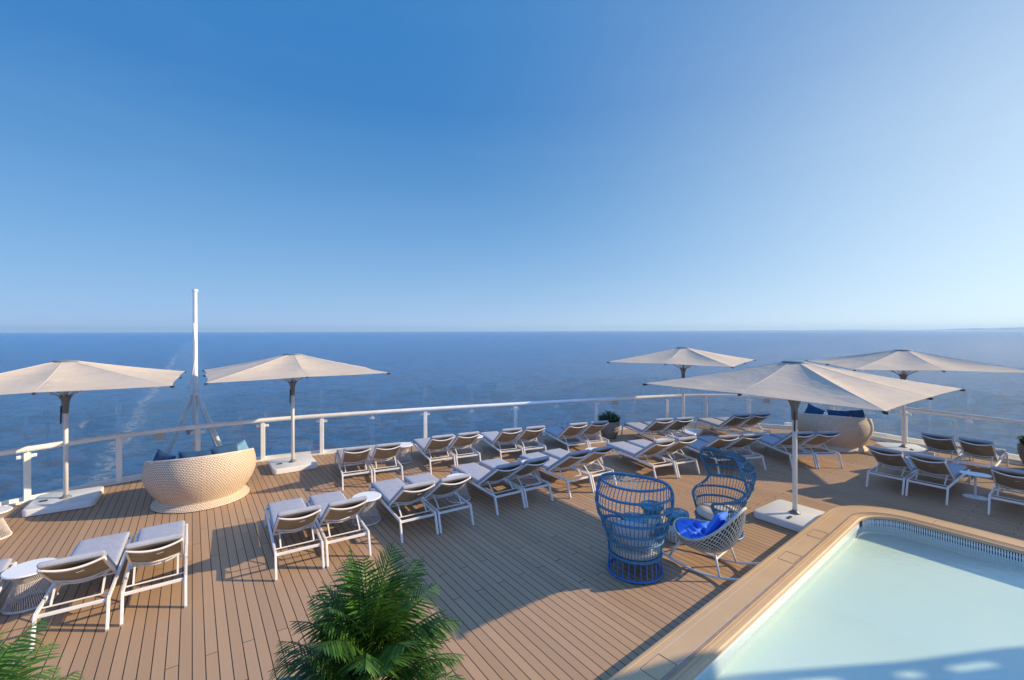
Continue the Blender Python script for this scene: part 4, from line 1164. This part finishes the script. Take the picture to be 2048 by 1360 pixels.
# ------------------------------------------------------------------ potted bushes by the rail
def bush(seed):
    r = empty('potted_bush', (0, 0, 0))
    prof = [(.20, 0), (.215, .01)]
    for k in range(22):
        t = k / 21; z = .01 + .55 * t; rd = .215 + .145 * sin(min(1, t * 1.15) * pi / 2) - .01 * (k % 4 == 3)
        prof.append((rd, z))
    prof += [(.345, .575), (.315, .575), (.31, .52)]
    MB().lathe(prof, 36).build('pot', M['pot'], r, smooth=False)
    MB().lathe([(.31, .515), (.001, .53)], 24, caps=False).build('soil', M['soil'], r)
    rq = random.Random(seed); mb = MB()
    for c in range(75):
        th = rq.uniform(0, 2 * pi); rd = .36 * sqrt(rq.random()); top = .86 - .30 * (rd / .42) ** 2 + rq.uniform(-.05, .05)
        c0 = Vector((cos(th) * rd * .6, sin(th) * rd * .6, .53)); c1 = Vector((cos(th) * rd * 1.12, sin(th) * rd * 1.12, top))
        mb.tube([c0, c1], .004, 3)
        for k in range(26):
            t = rq.uniform(.35, 1.0); p = c0.lerp(c1, t); az = rq.uniform(0, 2 * pi); el = rq.uniform(-.2, 1.1)
            d = Vector((cos(az) * cos(el), sin(az) * cos(el), sin(el))); L = rq.uniform(.035, .06); w = d.orthogonal().normalized() * L * .28
            q = p + d * .01
            mb.add([q, q + d * L * .5 + w, q + d * L, q + d * L * .5 - w], [(0, 1, 2, 3)])
    mb.build('foliage', M['bush'], r, fixn=False); return r
b1 = bush(1); b1.location = (3.32, 15.55, 0); tag(b1, 'dark green clipped bush in a ribbed grey pot at the stern rail', 'potted plant', 'potted bushes by the rail')
b2 = copy_tree(b1); b2.location = (13.62, 11.75, 0); b2.rotation_euler = (0, 0, 2.1); b2.scale = (1.1, 1.1, 1.1); tag(b2, 'dark green bush in a grey pot, half out of frame at the right edge', 'potted plant', 'potted bushes by the rail')

# ------------------------------------------------------------------ areca palms near the camera
def palm(seed, nf, H0, L0, spread, leafm, pot_z, leaf_len=.30):
    r = empty('potted_palm', (0, 0, 0)); rq = random.Random(seed); mb = MB(); st = MB()
    for f in range(nf):
        th = f * 2.399 + rq.uniform(-.25, .25); u = (f + .5) / nf           # u small: inner, upright
        el = radians(80 - 62 * u ** .85 + rq.uniform(-12, 12)); L = L0 * rq.uniform(.72, 1.12) * (.92 + .08 * u)
        base = Vector((cos(th) * .10 * u, sin(th) * .10 * u, pot_z + (H0 - pot_z) * (1 - u * .85) * rq.uniform(.55, 1.0)))
        d = Vector((cos(th) * cos(el), sin(th) * cos(el), sin(el))); p = base.copy(); pts = [p.copy()]; dirs = []
        ns = 16; bend = rq.uniform(.045, .085) * spread
        for k in range(ns):
            d = (d + Vector((0, 0, -bend * (.4 + k / ns)))).normalized(); p = p + d * (L / ns); pts.append(p.copy())
        mb.tube(pts, [.0065 * (1 - .8 * k / ns) + .0012 for k in range(ns + 1)], 4)
        st.tube([Vector((cos(th) * .08, sin(th) * .08, pot_z - .05)), base.lerp(Vector((cos(th) * .08, sin(th) * .08, pot_z)), .4), base], .011, 5)
        side0 = Vector((-sin(th), cos(th), 0)); roll = rq.uniform(-.35, .35)
        nl = int(25 * L / .9)
        for k in range(nl):
            t = .16 + .84 * k / nl; q = t * ns; i = min(ns - 1, int(q)); P0 = pts[i].lerp(pts[i + 1], q - i); dr = (pts[i + 1] - pts[i]).normalized()
            nrm = side0.cross(dr).normalized()
            for s in (-1, 1):
                sd_ = (side0 * cos(roll) + nrm * sin(roll)) * s
                ll = leaf_len * (sin(pi * min(1, .18 + t * .86)) ** .6) * rq.uniform(.85, 1.1) * L / .9
                fw = .55 + .5 * t
                dd = (sd_ * 1.0 + dr * fw + nrm * .28).normalized(); w = .0118 * (1 - .35 * t)
                a = P0; prev = None; v0 = len(mb.v); wd = dd.cross(nrm).normalized()
                droop = rq.uniform(.03, .20)
                verts = []; nseg = 3; pp = a.copy(); dc = dd.copy()
                for m_ in range(nseg + 1):
                    ww = w * (0.55, 1.0, .75, .05)[m_]; verts += [pp + wd * ww, pp - wd * ww]
                    dc = (dc + Vector((0, 0, -droop))).normalized(); pp = pp + dc * (ll / nseg)
                mb.add(verts, [(2 * m_, 2 * m_ + 1, 2 * m_ + 3, 2 * m_ + 2) for m_ in range(nseg)])
    mb.build('crown', leafm, r, fixn=False); st.build('trunk', M['stem'], r)
    MB().lathe([(.19, 0), (.20, .01), (.27, pot_z * .6), (.28, pot_z), (.25, pot_z), (.245, pot_z - .06)], 32).build('pot', M['pot'], r)
    MB().lathe([(.245, pot_z - .05), (.001, pot_z - .045)], 24, caps=False).build('soil', M['soil'], r)
    return r
p1 = palm(11, 96, 1.22, .84, 1.05, M['palm'], .45, .33); p1.location = (-1.20, 3.78, 0); tag(p1, 'large bushy green palm at the bottom centre of the deck', 'palm')
p2 = palm(23, 46, 1.0, .74, 1.5, M['palm_bright'], .40, .40); p2.location = (-3.95, 3.30, 0); tag(p2, 'bright green palm fronds in the bottom left corner', 'palm')

# grey chair mostly below the frame
ac = empty('armchair', (-1.72, 3.58, 0), 0); tag(ac, 'grey rounded chair back just peeking in at the bottom left of the palm', 'chair')
bk = MB(); pts = catmull([(-.34, -.25, .53), (-.345, .1, .575), (-.33, .25, .60), (-.26, .33, .61), (0, .36, .61), (.24, .33, .61)], 5)
bk.tube(pts, .055, 10); bk.build('backrest', M['mattress'], ac, smooth=True)
MB().box((0, .02, .30), (.58, .56, .22)).build('seat', M['mattress'], ac, bevel=.05, seg=3)
for sx in (-1, 1):
    for sy in (-1, 1): MB().tube([(sx * .26, .02 + sy * .24, .2), (sx * .29, .02 + sy * .27, 0)], .016, 8).build('leg', M['white'], ac)

# ------------------------------------------------------------------ added unseen roof beyond the right edge, shaped to cast the near pool's shadows
sr = empty('shade_roof', (14.6, 2.0, 0)); tag(sr, 'added unseen shade roof beyond the right edge, shading the near end of the pool', 'shade caster')
inv = Matrix.Translation((-14.6, -2.0, 0)); rf = MB()
EDGE = [(8.6, 4.7), (10.2, 5.39), (11.27, 5.76), (12.56, 6.01), (14.5, 6.19), (15.84, 6.40), (19.0, 6.7)]
def ey(x):
    for (a, p), (b, q) in zip(EDGE, EDGE[1:]):
        if a <= x <= b: return p + (q - p) * (x - a) / (b - a)
def strip(x0, x1, d0, d1):
    xs = [x0] + [e[0] for e in EDGE if x0 < e[0] < x1] + [x1]
    top = [(x, ey(x) - d0) for x in xs]; bot = [(x, ey(x) - d1) for x in xs]
    rf.prism(bot + top[::-1], 4.53, 4.58)
strip(8.6, 19, 0, .15)
GAPS = [(12.45, 12.86), (12.95, 13.6), (14.2, 14.55), (14.85, 15.5), (16.2, 16.9)]
xs_ = [8.6] + [v for g in GAPS for v in g] + [19]
for i in range(0, len(xs_), 2): strip(xs_[i] + .0, xs_[i + 1], .15, .235)
strip(8.6, 19, .235, .33)
for x0, x1 in ((8.6, 13.3), (13.6, 15.9), (16.2, 19)): strip(x0, x1, .33, .39)
strip(8.6, 19, .39, 9.5)
rf.xf(inv).build('roof', M['hull'], sr)
for x, y in ((16.3, 5.0), (16.3, -3.5), (12.6, -3.5)):
    MB().box((x - 14.6, y - 2.0, 2.26), (.14, .14, 4.52)).build('post', M['rail_white'], sr)

# ------------------------------------------------------------------ air
hz = bpy.data.materials.new('haze_air'); hz.use_nodes = True; ht = hz.node_tree; ht.nodes.clear()
ho = ht.nodes.new('ShaderNodeOutputMaterial'); hv = ht.nodes.new('ShaderNodeVolumePrincipled')
hv.inputs['Color'].default_value = (.55, .80, 1.0, 1); hv.inputs['Density'].default_value = 1.5e-5; hv.inputs['Anisotropy'].default_value = .2
ht.links.new(hv.outputs[0], ho.inputs['Volume'])
tag(MB().box((0, 0, 220), (150000, 150000, 490)).build('haze', hz), kind='stuff')
